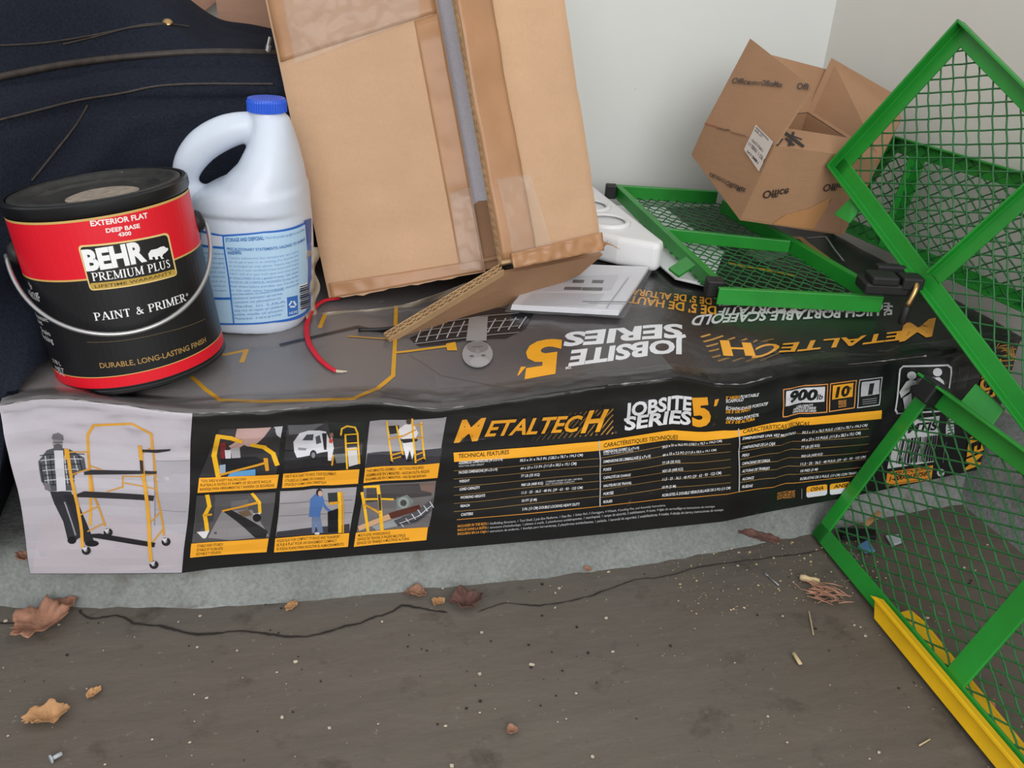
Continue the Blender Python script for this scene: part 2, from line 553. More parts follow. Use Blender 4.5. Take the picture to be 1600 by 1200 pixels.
class Art:
    def __init__(self, surf, eps=0.0004, step=0.00009, lift=None):
        self.S, self.eps, self.step = surf, eps, step
        self.items = []      # (polys2d [(s,t)...] or (verts, faces), colour, layer)
        self.boxes = []
        self.force = None

    def level(self, polys):
        P = np.array([p for q in polys for p in q]); lo, hi = P.min(0), P.max(0)
        if self.force:
            self.boxes.append((lo, hi, self.force))
            return self.force
        l = 1 + max([b[2] for b in self.boxes if (b[0] < hi).all() and (b[1] > lo).all()] or [0])
        l = min(l, 40)
        self.boxes.append((lo, hi, l))
        return l

    def M(self, p):
        return self.S.inv(*p)

    def poly(self, pts, col, st=False):
        q = [np.array(p, float) if st else self.M(p) for p in pts]
        self.items.append(('p', [q], col, self.level([q])))

    def line(self, pts, w, col, st=False):
        """polyline, w in pixels (or metres when st)"""
        q = [np.array(p, float) if st else self.M(p) for p in pts]
        if not st:
            a = self.M(pts[0]); b = self.M((pts[0][0], pts[0][1] + 10)); c = self.M((pts[0][0] + 10, pts[0][1]))
            w = w * 0.5 * (np.linalg.norm(b - a) + np.linalg.norm(c - a)) / 10
        P = []
        for a, b in zip(q, q[1:]):
            d = unit(b - a) * w * 0.35
            P.append(bar2(*(a - d), *(b + d), w))
        for Q in P: self.items.append(('p', [Q], col, self.level([Q])))

    def disc(self, c, rx, ry, col, n=20, rot=0.0):
        self.poly([(c[0] + rx * math.cos(2 * math.pi * k / n) * math.cos(rot) - ry * math.sin(2 * math.pi * k / n) * math.sin(rot),
                    c[1] + rx * math.cos(2 * math.pi * k / n) * math.sin(rot) + ry * math.sin(2 * math.pi * k / n) * math.cos(rot)) for k in range(n)], col)

    def text(self, s, p0, p1, h, col, bold=0.0, shear=0.0, serif=False, hm=None, up=None):
        a, b = self.M(p0), self.M(p1)
        if hm is None:
            d = unit(np.array(p1, float) - np.array(p0, float))
            hv = self.M((p0[0] + d[1] * h, p0[1] - d[0] * h)) - a
            bb = unit(b - a)
            hm = abs(hv @ np.array([-bb[1], bb[0]]))
        k = ('serif', s) if serif else want(s, bold, shear)
        x, n = self.lay(k, a, b, hm)
        if up is not None: n = self.M((p0[0] + up[0], p0[1] + up[1])) - a
        self.items.append(('t', (k, a, b, n), col, self.level([[a, b, a + n, b + n]])))

    def lay(self, k, a, b, hm):
        x = b - a; n = np.array([-x[1], x[0]]) / np.linalg.norm(x) * hm
        return x, n

    def build(self, name, material, parent, label=None):
        bm = bmesh.new()
        cl = bm.loops.layers.float_color.new('Col')
        S = self.S
        for kind, data, col, layer in self.items:
            off = self.eps + layer * self.step
            polys = []
            tmp = bmesh.new()
            if kind == 'p':
                for q in data:
                    tris = tessellate_polygon([[Vector((p[0], p[1], 0)) for p in q]])
                    vs = [tmp.verts.new((p[0], p[1], 0)) for p in q]
                    for t in tris:
                        try: tmp.faces.new([vs[i] for i in t])
                        except ValueError: pass
            else:
                k, a, b, n = data
                x = b - a
                if k[0] == 'serif':
                    ps, W = serif_polys(k[1])
                    for q in ps:
                        vs = [tmp.verts.new(tuple(a + x * p[0] / W + n * p[1]) + (0,)) for p in q]
                        tmp.faces.new(vs)
                else:
                    V, F = TEXTS[k]
                    if len(V) == 0: tmp.free(); continue
                    x0, x1 = V[:, 0].min(), V[:, 0].max()
                    vs = [tmp.verts.new(tuple(a + x * (p[0] - x0) / (x1 - x0) + n * p[1]) + (0,)) for p in V]
                    for f in F:
                        try: tmp.faces.new([vs[i] for i in f])
                        except ValueError: pass
            if not tmp.verts: tmp.free(); continue
            co = np.array([v.co[:2] for v in tmp.verts])
            lo, hi = co.min(0), co.max(0)
            for ax, g in ((0, S.gs), (1, S.gt)):
                if g:
                    for i in range(int(math.floor(lo[ax] / g)) + 1, int(math.ceil(hi[ax] / g))):
                        pc = [0, 0, 0]; pn = [0, 0, 0]; pc[ax] = i * g; pn[ax] = 1
                        bmesh.ops.bisect_plane(tmp, geom=tmp.verts[:] + tmp.edges[:] + tmp.faces[:], plane_co=pc, plane_no=pn, dist=1e-7)
            bmesh.ops.triangulate(tmp, faces=[f for f in tmp.faces if len(f.verts) > 4])
            tmp.verts.ensure_lookup_table()
            mp, cols = {}, {}
            for v in tmp.verts:
                s, t = v.co[0], v.co[1]
                P = np.asarray(S.fn(s, t)) + S.normal(s, t) * off
                mp[v] = bm.verts.new(P)
                c = col(s, t) if callable(col) else col
                cols[v] = lin(c) + (1.0,)
            for f in tmp.faces:
                try: g = bm.faces.new([mp[v] for v in f.verts])
                except ValueError: continue
                for l, v in zip(g.loops, f.verts): l[cl] = cols[v]
            tmp.free()
        bm.normal_update()
        for f in bm.faces:
            if f.normal.dot(Vector(CAM) - f.calc_center_median()) < 0: f.normal_flip()
        me = bpy.data.meshes.new(name)
        bm.to_mesh(me); bm.free()
        o = link_mesh(name, me, material, parent)
        if label: o['label'] = label
        return o


# ------------------------------------------------------------------ the garage: floor, curbs, walls
WALL_Y, WALL_X = 0.63, 1.185
LEDGE = 0.05
M['floor'] = floor_material(); M['curb'] = curb_material()
M['wall'] = wall_material('wall_white', (226, 228, 225)); M['wall_r'] = wall_material('wall_offwhite', (226, 222, 214))


def floor_z(x, y):
    return 0.0012 * fbm(x, y, 0, 9) + 0.002 * fbm(x, y, 3, 2.2)


fv, ff = grid(lambda x, y: np.array([x, y, floor_z(x, y) - 0.001]), np.linspace(-0.5, 1.6, 70), np.linspace(-1.1, 0.2, 44))
# the slab goes on to the left, the right and behind the camera
ov, of = [], []
for (x0, x1, y0, y1) in ((-3, -0.5, -3.4, 0.7), (1.6, 2.6, -3.4, 0.7), (-0.5, 1.6, -3.4, -1.1), (-0.5, 1.6, 0.2, 0.7)):
    n = len(ov); ov += [np.array(p) for p in ((x0, y0, -.002), (x1, y0, -.002), (x1, y1, -.002), (x0, y1, -.002))]; of.append((n, n + 1, n + 2, n + 3))
floor = obj('floor', join((fv, ff), (ov, of)), M['floor'], smooth=True)
tag(floor, 'worn brown-grey concrete garage floor with cracks and stains', 'floor', kind='structure')


def wall(name, x0, x1, y0, y1, z0, z1, m, label):
    p = [np.array(q) for q in ((x0, y0, z0), (x1, y0, z0), (x1, y1, z0), (x0, y1, z0))]
    return tag(obj(name, prism(p, (0, 0, z1 - z0)), m), label, 'wall', kind='structure')


wall('wall_back', -3.0, WALL_X, WALL_Y, WALL_Y + 0.1, -0.01, 2.3, M['wall'], 'white painted garage wall behind the cartons, scuffed')
wall('wall_right', WALL_X, WALL_X + 0.1, -1.6, WALL_Y + 0.1, -0.01, 2.3, M['wall_r'], 'off-white side wall behind the green mesh panels')

# long curb along the back wall: the foot follows the line seen on the floor
fx = [-3.0, -0.6, -0.045, 0.0, 0.12, 0.25, 0.413, 0.6, 0.75, 0.898, 1.03, WALL_X]
fy = [0.09, 0.075, 0.034, 0.022, 0.0, -0.016, -0.025, -0.027, -0.02, -0.010, 0.004, 0.012]


def curb_front(x):
    return float(np.interp(x, fx, fy)) + 0.0025 * fbm(x, 0, 0, 30)


xs = np.concatenate([np.linspace(-3, -0.2, 12), np.linspace(-0.15, WALL_X, 150)])
prof = [(-0.016, -0.003), (-0.006, 0.0025), (0.004, 0.016), (0.010, 0.036), (0.016, 0.0465), (0.024, LEDGE)]
cv, cf = [], []
for x in xs:
    y0 = curb_front(x)
    for (dy, z) in prof: cv.append(np.array([x, y0 + dy, z + 0.0012 * fbm(x, z, 0, 60)]))
    for y in (0.08, 0.3, WALL_Y): cv.append(np.array([x, max(y, y0 + 0.03), LEDGE]))
k = len(prof) + 3
for i in range(len(xs) - 1):
    for j in range(k - 1): cf.append((i * k + j, (i + 1) * k + j, (i + 1) * k + j + 1, i * k + j + 1))
tag(obj('trim_1', (cv, cf), M['curb'], smooth=True), 'pale rough concrete curb under the long black carton', 'curb', kind='structure')
# curb along the right wall
rv = []
for i, y in enumerate(np.linspace(-1.4, WALL_Y, 40)):
    for (x, z) in ((1.108 + 0.004 * fbm(y, 0, 0, 14), -0.003), (1.126, 0.05), (1.140, 0.085), (1.155, 0.10), (WALL_X, 0.104)):
        rv.append(np.array([x, y, z]))
rf = [(i * 5 + j, i * 5 + j + 1, (i + 1) * 5 + j + 1, (i + 1) * 5 + j) for i in range(39) for j in range(4)]
tag(obj('trim_2', (rv, rf), M['curb'], smooth=True), 'grey concrete curb along the right-hand wall', 'curb', kind='structure')

# ------------------------------------------------------------------ the long black scaffold carton
CW, CD, CH = 1.118, 0.57, 0.19
bot_px = [(48, 897), (160, 897), (280, 896), (330, 889), (430, 880), (560, 868), (690, 858), (860, 843), (1000, 829), (1130, 815), (1200, 800), (1320, 778), (1440, 753), (1528, 734)]
top_px = [(-2, 634), (60, 622), (110, 624), (200, 634), (300, 646), (400, 643), (480, 637), (560, 630), (590, 629), (650, 637), (690, 639), (760, 631), (870, 613), (950, 602), (1010, 596), (1060, 589), (1085, 594), (1110, 600), (1160, 601), (1190, 593), (1233, 581), (1300, 572), (1372, 565), (1440, 557), (1487, 551), (1597, 528)]
_b = np.array([at(*p, Z=LEDGE + 0.001) for p in bot_px])
BX, BY = _b[:, 0], _b[:, 1]


def b_bot(x): return float(np.interp(x, BX, BY))
def b_top(x): return b_bot(x) * 0.8


TX, TZ = [], []
for p in top_px:
    x = 0.5
    for _ in range(8):
        q = at(*p, Y=b_top(x)); x = q[0]
    TX.append(q[0]); TZ.append(q[2])
TX, TZ = np.array(TX), np.array(TZ)
TZ = np.minimum(TZ, 0.246)
left_px = [(48, 897), (40, 850), (34, 800), (24, 745), (12, 700), (2, 660), (-2, 634)]
LXp = []
for i, p in enumerate(left_px):
    LXp.append(at(*p, Y=0.0)[0])
LT = np.linspace(0, 1, len(left_px))


def x_of(s, t):
    xl = float(np.interp(t, LT, LXp))
    return xl + (CW - xl) * (s / CW)


def z_edge(x): return float(np.interp(x, TX, TZ))


def crumple(s, t):
    """dents of the front: two vertical folds, a soft bowed middle, crushed rim"""
    d = 0.0035 * math.exp(-((s - 0.805) / 0.012) ** 2) - 0.003 * math.exp(-((s - 0.79) / 0.012) ** 2)
    d += 0.004 * math.exp(-((s - 0.262 - 0.02 * t) / 0.01) ** 2) * t
    d += 0.003 * fbm(s, t, 0.3, 7) + 0.0018 * fbm(s, t, 1.3, 18)
    w = math.exp(-((1 - t) / 0.12) ** 2)
    d += w * (0.006 + 0.005 * fbm(s, 0, 4.4, 16))
    return d


def front_exact(s, t):
    s_ = float(s); t_ = float(t) / CH
    x = x_of(s_, t_)
    y = b_bot(x) * (1 - t_) + b_top(x) * t_ + crumple(s_, t_) * math.sin(math.pi * min(max(t_, 0), 1)) ** 0.5 if 0 < t_ < 1 else b_bot(x) * (1 - t_) + b_top(x) * t_
    if t_ >= 1: y = b_top(x)
    z = LEDGE + 0.001 + (z_edge(x) - LEDGE - 0.001) * t_
    return np.array([x, y, z])


def top_z(x, r):
    ze = z_edge(x)
    k = math.exp(-(r / 0.055) ** 1.3)
    base = 0.240 - 0.007 * math.exp(-((x - 0.115) / 0.10) ** 2 - ((r - 0.09) / 0.10) ** 2)
    n = 0.0022 * fbm(x, r, 0.7, 9) + 0.0012 * fbm(x, r, 2.7, 26)
    cr = 0.004 * math.exp(-((x - 0.80 + 0.25 * r) / 0.014) ** 2) * math.exp(-(r / 0.12) ** 2)
    return ze * k + (base + n * min(1, r / 0.02) + cr) * (1 - k)


def top_exact(s, r):
    s, r = float(s), float(r)
    x = x_of(s, 1.0)
    y0 = b_top(x)
    rr = max(r, 0.0)
    y = y0 + r * (CD - y0) / CD
    return np.array([x, y, top_z(x, rr)])


GS, GT = CW / 112, CH / 19
us = np.arange(113) * GS; ts = np.arange(20) * GT; rs = np.arange(58) * GT; CD = rs[-1]


def sampled(fn, nu, nv):
    T = np.array([[fn(i * GS, j * GT) for j in range(nv)] for i in range(nu)])
    def f(s, t):
        x, y = float(s) / GS, float(t) / GT
        i = min(max(int(math.floor(x + 1e-6)), 0), nu - 2); j = min(max(int(math.floor(y + 1e-6)), 0), nv - 2)
        a, b = x - i, y - j
        return (T[i, j] * (1 - a) + T[i + 1, j] * a) * (1 - b) + (T[i, j + 1] * (1 - a) + T[i + 1, j + 1] * a) * b
    return f


front, top = sampled(front_exact, 113, 20), sampled(top_exact, 113, 58)
SF = Surf(front, (0.5, 0.1), GS, GT)
ST = Surf(top, (0.5, 0.15), GS, GT)
carton = empty('scaffold_carton', (0.55, 0.28, LEDGE), 'long crumpled black printed carton lying on the concrete curb, holding everything else', 'carton')
g1 = grid(front, us, ts)
g2 = grid(top, us, rs)
# back, sides and bottom close the shell
tl, tr = [top(0, r) for r in rs], [top(CW, r) for r in rs]
fl, fr = [front(0, t) for t in ts], [front(CW, t) for t in ts]
bl, br = np.array([0.0, CD, LEDGE + .001]), np.array([CW, CD, LEDGE + .001])
sideL = fl + tl[1:] + [bl]
sideR = fr + tr[1:] + [br]
back = [top(u, CD) for u in us] + [br, bl]
bott = [front(u, 0) for u in us] + [br, bl]
shell = join(g1, g2, (sideL, [tuple(range(len(sideL)))]), (sideR, [tuple(range(len(sideR)))]),
             (back, [tuple(range(len(back)))]), (bott, [tuple(range(len(bott)))]))
body = obj('carton_body', shell, M['carton_black'], carton, fix=False)
bm = bmesh.new(); bm.from_mesh(body.data)
bmesh.ops.remove_doubles(bm, verts=bm.verts, dist=2e-4)
bmesh.ops.recalc_face_normals(bm, faces=bm.faces)
for f in bm.faces: f.smooth = len(f.verts) == 4
for e in bm.edges:
    if len(e.link_faces) == 2 and e.calc_face_angle(0) > 0.9: e.smooth = False
bm.to_mesh(body.data); bm.free()

OR = (240, 168, 44); ORD = (214, 150, 52); WH = (228, 228, 232); BK = (22, 22, 24); GREY = (150, 150, 154)
Z1 = lambda x, y: (x * .3, 580 + y * .3)
Z2 = lambda x, y: (270 + x * .275, 620 + y * .275)
Z3 = lambda x, y: (690 + x * .275, 570 + y * .275)
Z4 = lambda x, y: (920 + x * .3, 570 + y * .3)
Z5 = lambda x, y: (1180 + x * .26667, 520 + y * .26667)
LG = 0

# --- front: light panel at the left end with the big picture
A = Art(SF)
sA, sB = SF.inv(301, 650)[0], SF.inv(284, 893)[0]


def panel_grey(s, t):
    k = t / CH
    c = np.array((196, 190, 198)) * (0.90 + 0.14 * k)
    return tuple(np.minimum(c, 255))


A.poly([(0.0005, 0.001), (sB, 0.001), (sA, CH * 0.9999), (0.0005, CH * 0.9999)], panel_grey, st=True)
A.poly([Z1(210, 770), Z1(560, 745), Z1(960, 850), Z1(940, 1010), Z1(640, 1045), Z1(170, 1045)], (186, 178, 184))
A.poly([Z1(800, 465), Z1(985, 462), Z1(965, 850), Z1(810, 800)], (176, 172, 180))
A.line([Z1(805, 465), Z1(985, 463)], 1.2, (150, 146, 152))
A.line([Z1(800, 470), Z1(805, 800)], 1.5, (140, 136, 146))
A.line([Z1(805, 715), Z1(970, 730)], 1.2, (150, 146, 152))
body.data.materials.append(M['ink'])
# man in cap and checked shirt leaning on the rack
A.poly([Z1(262, 625), Z1(372, 625), Z1(405, 730), Z1(425, 860), Z1(395, 880), Z1(352, 870), Z1(330, 780), Z1(285, 690)], (52, 52, 58))
A.poly([Z1(330, 640), Z1(385, 640), Z1(440, 760), Z1(490, 880), Z1(440, 890), Z1(400, 780)], (44, 44, 50))
A.line([Z1(338, 680), Z1(395, 850)], 2.2, (150, 150, 156))
A.disc(Z1(376, 878), 7, 6, (30, 30, 32)); A.disc(Z1(480, 895), 11, 5, (30, 30, 32))
A.poly([Z1(200, 470), Z1(245, 410), Z1(300, 395), Z1(365, 405), Z1(440, 450), Z1(450, 510), Z1(390, 530), Z1(385, 620), Z1(255, 625), Z1(215, 570)], (84, 86, 92))
for k in range(9):
    x = 212 + k * 25
    A.line([Z1(x, 440 + (k == 0) * 40), Z1(x + 18, 590 if k < 7 else 515)], 1.5, (190, 192, 198) if k % 2 else (40, 40, 46))
for k in range(7):
    y = 430 + k * 26
    A.line([Z1(210 + k * 5, y + 8), Z1(440 - k * 10, y)], 1.4, (190, 192, 198) if k % 2 else (40, 40, 46))
A.poly([Z1(283, 410), Z1(330, 410), Z1(345, 620), Z1(298, 625)], (206, 204, 210))
A.disc(Z1(302, 372), 8.2, 11, (150, 146, 148)); A.disc(Z1(304, 392), 7, 5, (96, 94, 98))
A.poly([Z1(270, 352), Z1(276, 326), Z1(305, 318), Z1(330, 332), Z1(334, 358)], (120, 118, 124))
A.line([Z1(285, 370), Z1(325, 368)], 1.2, (60, 60, 62))
A.poly([Z1(228, 575), Z1(262, 585), Z1(270, 625), Z1(236, 615)], (120, 116, 118))
Y1, Y2 = (226, 166, 60), (206, 150, 62)
# the rack: back rail, far posts, shelves, near posts, casters
A.line([Z1(470, 800), Z1(458, 330), Z1(490, 280), Z1(690, 272), Z1(790, 325), Z1(797, 410)], 3.6, Y1)
A.line([Z1(460, 430), Z1(472, 520), Z1(488, 640), Z1(548, 800)], 3.0, Y2)
A.line([Z1(800, 420), Z1(818, 640), Z1(855, 850)], 3.2, Y2)
for a, b in (((345, 420), (462, 418)), ((375, 535), (470, 505)), ((420, 745), (505, 705)), ((460, 830), (540, 790)), ((640, 545), (745, 548)), ((640, 545), (640, 605)), ((560, 625), (640, 600)), ((650, 580), (815, 612)), ((470, 490), (530, 510)), ((735, 545), (815, 530)), ((780, 790), (832, 735)), ((795, 890), (850, 820)), ((725, 440), (780, 400))):
    A.line([Z1(*a), Z1(*b)], 2.2, Y2)
A.poly([Z1(440, 520), Z1(480, 510), Z1(818, 518), Z1(815, 532), Z1(440, 536)], (56, 54, 58))
A.poly([Z1(395, 640), Z1(440, 622), Z1(805, 645), Z1(800, 672), Z1(400, 652)], (50, 48, 52))
A.poly([Z1(470, 845), Z1(520, 842), Z1(810, 890), Z1(805, 914), Z1(475, 862)], (40, 38, 42))
A.poly([Z1(735, 405), Z1(890, 402), Z1(885, 412), Z1(820, 422), Z1(740, 418)], (52, 50, 54))
A.line([Z1(355, 420), Z1(375, 560), Z1(410, 720), Z1(428, 830), Z1(432, 910)], 4.6, Y1)
A.line([Z1(350, 408), Z1(352, 450)], 6.5, Y1)
A.line([Z1(730, 390), Z1(748, 540), Z1(775, 760), Z1(788, 980)], 5.2, Y1)
A.line([Z1(738, 465), Z1(742, 525)], 4.6, (60, 54, 50))
for c in ((452, 930), (565, 836), (866, 885), (804, 1004)):
    A.disc(Z1(*c), 7, 6.5, (40, 38, 40)); A.disc(Z1(c[0] - 3, c[1] - 3), 3, 3, (130, 128, 130)); A.poly([Z1(c[0] - 24, c[1] - 14), Z1(c[0] + 8, c[1] - 22), Z1(c[0] - 4, c[1] + 4)], (206, 204, 206))
A.build('picture_print', M['ink'], carton, 'large printed picture of a man beside a yellow rack, pale grey')

# --- front: six small photographs with orange captions
PH = {
    1: [(270, 180), (625, 165), (590, 437), (150, 458)], 2: [(650, 158), (1098, 140), (1060, 408), (628, 432)], 3: [(1120, 138), (1555, 113), (1515, 374), (1092, 402)],
    4: [(135, 560), (585, 540), (548, 800), (108, 830)], 5: [(610, 535), (1045, 512), (1003, 770), (585, 798)], 6: [(1085, 505), (1495, 475), (1455, 738), (1045, 768)]}
CAP = {1: [(150, 458), (603, 436), (590, 515), (140, 542)], 2: [(628, 432), (1060, 408), (1052, 490), (620, 515)], 3: [(1092, 402), (1515, 374), (1503, 457), (1083, 487)],
       4: [(105, 832), (545, 802), (533, 880), (98, 912)], 5: [(582, 800), (1003, 770), (995, 848), (575, 880)], 6: [(1040, 770), (1450, 738), (1440, 812), (1028, 850)]}
TXT = {1: ['TOOL SHELF & SAFETY RAIL INCLUDED', 'PLATEAU À OUTILS ET RAMPE DE SÉCURITÉ INCLUS', 'BANDEJA PARA HERRAMIENTAS Y BARRERA DE SEGURIDAD'],
       2: ['USE IT AS A CART TO HAUL YOUR EQUIPMENT', 'UTILISEZ-LE COMME UN CHARIOT', 'UTILÍCELO COMO UNA CARRETILLA'],
       3: ['TWO-MINUTES ASSEMBLY – NO TOOLS REQUIRED', 'ASSEMBLAGE EN 2 MINUTES – AUCUN OUTIL REQUIS', 'ENSAMBLAJE EN 2 MINUTOS – NO SE NECESITAN'],
       4: ['STABLE AND STURDY', 'STABLE ET ROBUSTE', 'ESTABLE Y SÓLIDO'],
       5: ['FOLDS FLAT FOR COMPACT STORAGE AND TRANSPORT', 'SE PLIE À PLAT POUR UN RANGEMENT COMPACT', 'SE PLIEGA PLANO PARA FACILITAR EL ALMACENAMIENTO'],
       6: ['MULTI-LEVEL WORKSURFACE', 'ESPACE DE TRAVAIL À PALIERS MULTIPLES', 'ESPACIO DE TRABAJO A MÚLTIPLES ALTURAS']}
PBG = {1: (52, 50, 52), 2: (58, 56, 58), 3: (160, 156, 160), 4: (84, 82, 84), 5: (158, 154, 158), 6: (110, 106, 106)}
WID = {1: (.03, .60, .92, .97), 2: (.03, .70, .56, .58), 3: (.03, .80, .88, .84), 4: (.08, .42, .42, .40), 5: (.03, .88, .84, .94), 6: (.04, .48, .70, .76)}
pics = {}
for n in range(1, 7):
    P = Art(SF); pics[n] = P
    P.poly([Z2(*q) for q in PH[n]], PBG[n])


def pl(n, pts, col): pics[n].poly([Z2(*q) for q in pts], col)
def ln(n, pts, w, col): pics[n].line([Z2(*q) for q in pts], w, col)
def ds(n, c, rx, ry, col): pics[n].disc(Z2(*c), rx, ry, col)


YB, YC = (240, 184, 36), (214, 150, 40)
pl(1, [(575, 170), (625, 166), (612, 232), (590, 215)], (196, 196, 202))
pl(1, [(365, 180), (560, 172), (520, 225), (480, 262), (430, 282), (398, 268), (350, 245)], (196, 162, 156))
ln(1, [(395, 265), (340, 300), (305, 322)], 6, (188, 152, 148)); ln(1, [(372, 255), (330, 280)], 5, (196, 162, 156))
pl(1, [(268, 262), (300, 255), (305, 345), (275, 350)], (130, 40, 44)); pl(1, [(330, 290), (380, 285), (385, 345), (335, 350)], (170, 168, 172)); pl(1, [(295, 300), (330, 300), (330, 350), (300, 352)], (206, 206, 210))
pl(1, [(265, 350), (470, 340), (520, 370), (300, 420)], (30, 30, 34)); pl(1, [(265, 385), (300, 380), (300, 430), (268, 435)], (150, 170, 190))
pl(1, [(330, 425), (470, 408), (470, 442), (310, 452)], (96, 156, 204))
ln(1, [(258, 445), (235, 330), (258, 222)], 7.0, YB); ln(1, [(258, 222), (330, 232), (388, 250)], 6.2, YB); ln(1, [(450, 272), (520, 285), (570, 320), (592, 380)], 6.5, YB)
ln(1, [(270, 440), (400, 405), (525, 372)], 3.8, YC); pl(1, [(515, 345), (540, 345), (548, 415), (528, 418)], YC)
pl(2, [(635, 300), (1070, 300), (1060, 408), (628, 432)], (34, 33, 36))
pl(2, [(880, 150), (1098, 140), (1085, 260), (900, 230)], (30, 36, 34)); pl(2, [(655, 160), (860, 152), (780, 200), (660, 215)], (98, 98, 102))
pl(2, [(685, 255), (720, 205), (770, 190), (870, 195), (890, 240), (880, 310), (790, 330), (705, 345), (690, 310)], (216, 216, 222))
pl(2, [(735, 245), (760, 212), (800, 210), (795, 245)], (70, 74, 82)); pl(2, [(810, 225), (835, 215), (845, 260), (815, 268)], (80, 82, 88)); pl(2, [(848, 205), (875, 205), (875, 300), (860, 300)], (40, 40, 46))
ds(2, (798, 330), 5.5, 8, (28, 28, 30)); ds(2, (798, 330), 3, 4.5, (130, 130, 134)); pl(2, [(712, 285), (760, 290), (755, 305), (712, 300)], (150, 150, 156))
pl(2, [(880, 250), (905, 225), (915, 290), (900, 362), (882, 360)], (216, 214, 216)); ds(2, (902, 215), 3, 4, (150, 110, 96)); pl(2, [(890, 230), (910, 240), (905, 262), (888, 258)], (200, 70, 60))
pl(2, [(915, 300), (985, 282), (990, 320), (930, 330)], (26, 26, 30)); pl(2, [(915, 325), (985, 320), (985, 370), (930, 375)], (110, 114, 112)); pl(2, [(990, 290), (1045, 285), (1055, 380), (1000, 395)], (206, 202, 200)); pl(2, [(985, 210), (1045, 208), (1045, 255), (990, 260)], (24, 26, 28))
ln(2, [(905, 385), (912, 330)], 2.2, YC); ln(2, [(955, 215), (960, 180), (990, 165), (1035, 172), (1050, 205), (1060, 375)], 2.4, YB); ln(2, [(980, 212), (990, 405)], 2.6, YB)
for y in (212, 262, 300): ln(2, [(985, y), (1050, y - 4)], 2, YB)
pl(3, [(1105, 320), (1530, 290), (1515, 374), (1092, 402)], (56, 54, 60)); pl(3, [(1225, 165), (1285, 160), (1290, 205), (1232, 212)], (30, 30, 34))
pl(3, [(1285, 180), (1320, 155), (1370, 155), (1395, 205), (1370, 250), (1372, 300), (1360, 355), (1345, 300), (1328, 358), (1310, 290), (1300, 235), (1275, 215)], (226, 224, 226))
ds(3, (1340, 138), 4, 4.5, (70, 52, 46)); pl(3, [(1290, 240), (1390, 232), (1390, 250), (1310, 262)], (40, 40, 46)); ds(3, (1340, 360), 4, 2, (30, 30, 30))
for a, b in (((1217, 140), (1245, 365)), ((1272, 165), (1308, 330)), ((1360, 125), (1380, 380)), ((1412, 145), (1430, 355))): ln(3, [a, b], 2.6, YB)
for a, b in (((1225, 240), (1300, 220)), ((1240, 330), (1308, 312)), ((1375, 330), (1425, 312)), ((1365, 160), (1415, 155)), ((1300, 225), (1380, 185)), ((1370, 235), (1420, 228)), ((1245, 350), (1305, 335)), ((1380, 362), (1430, 340))): ln(3, [a, b], 2.0, YC)
for c in ((1240, 372), (1380, 383), (1425, 358), (1306, 336)): ds(3, c, 2.6, 2.6, (30, 30, 34))
pl(4, [(280, 645), (450, 640), (548, 790), (330, 812), (200, 800)], (136, 132, 134)); pl(4, [(275, 640), (325, 636), (540, 762), (528, 800), (470, 800)], (40, 40, 42)); pl(4, [(135, 560), (240, 556), (230, 700), (120, 780)], (66, 66, 68)); pl(4, [(330, 590), (430, 580), (430, 640), (330, 640)], (100, 98, 98))
ln(4, [(196, 560), (208, 620), (182, 670), (195, 755)], 5.5, YB); ln(4, [(180, 670), (218, 665)], 3.6, YC); ln(4, [(452, 550), (492, 600), (495, 655)], 4.6, YB); ln(4, [(480, 600), (285, 645)], 3.4, YC)
pl(4, [(135, 765), (208, 758), (188, 800), (172, 802)], (218, 216, 218)); pl(4, [(455, 662), (500, 655), (485, 690)], (210, 208, 210)); ds(4, (478, 684), 6.5, 6.5, (34, 34, 36)); pl(4, [(370, 650), (430, 640), (450, 670), (400, 680)], (110, 90, 72))
for k in range(2): ln(5, [(605, 605 + 70 * k), (1020, 585 + 70 * k)], 1.2, (116, 112, 118))
pl(5, [(592, 765), (1005, 720), (1003, 770), (585, 798)], (60, 58, 64)); pl(5, [(880, 545), (945, 540), (945, 600), (885, 600)], (50, 54, 56))
pl(5, [(780, 580), (812, 548), (850, 560), (862, 590), (840, 650), (838, 685), (772, 680)], (76, 112, 170)); pl(5, [(790, 680), (838, 680), (855, 770), (825, 770), (815, 720), (805, 772), (790, 770)], (104, 122, 156)); ds(5, (832, 542), 5, 6, (46, 38, 36)); ds(5, (838, 548), 3.5, 4.5, (196, 160, 144))
ln(5, [(845, 590), (872, 632), (905, 655)], 4, (76, 112, 170)); ds(5, (905, 656), 3.5, 3, (206, 200, 200))
pl(5, [(880, 650), (940, 630), (940, 765), (882, 770)], (26, 26, 30)); ln(5, [(945, 545), (950, 765)], 5, YB); ln(5, [(962, 540), (968, 768)], 2.2, YC); pl(5, [(890, 595), (945, 590), (945, 605), (890, 612)], YC); ds(5, (820, 774), 4, 2, (210, 208, 206))
pl(6, [(1100, 510), (1480, 485), (1470, 560), (1100, 600)], (70, 66, 66)); pl(6, [(1400, 490), (1490, 480), (1480, 545), (1410, 530)], (120, 98, 90)); pl(6, [(1270, 575), (1330, 555), (1370, 590), (1340, 640), (1270, 640)], (120, 128, 124)); ds(6, (1310, 600), 9, 9, (150, 156, 152)); ds(6, (1310, 600), 5, 5, (70, 74, 74))
pl(6, [(1050, 735), (1240, 660), (1250, 690), (1060, 760)], (206, 164, 128)); pl(6, [(1130, 735), (1300, 680), (1310, 725), (1160, 758)], (150, 152, 154)); pl(6, [(1225, 660), (1400, 610), (1410, 640), (1240, 690)], (84, 44, 34)); pl(6, [(1255, 700), (1400, 640), (1480, 570), (1468, 650), (1380, 715), (1280, 735)], (80, 80, 86))
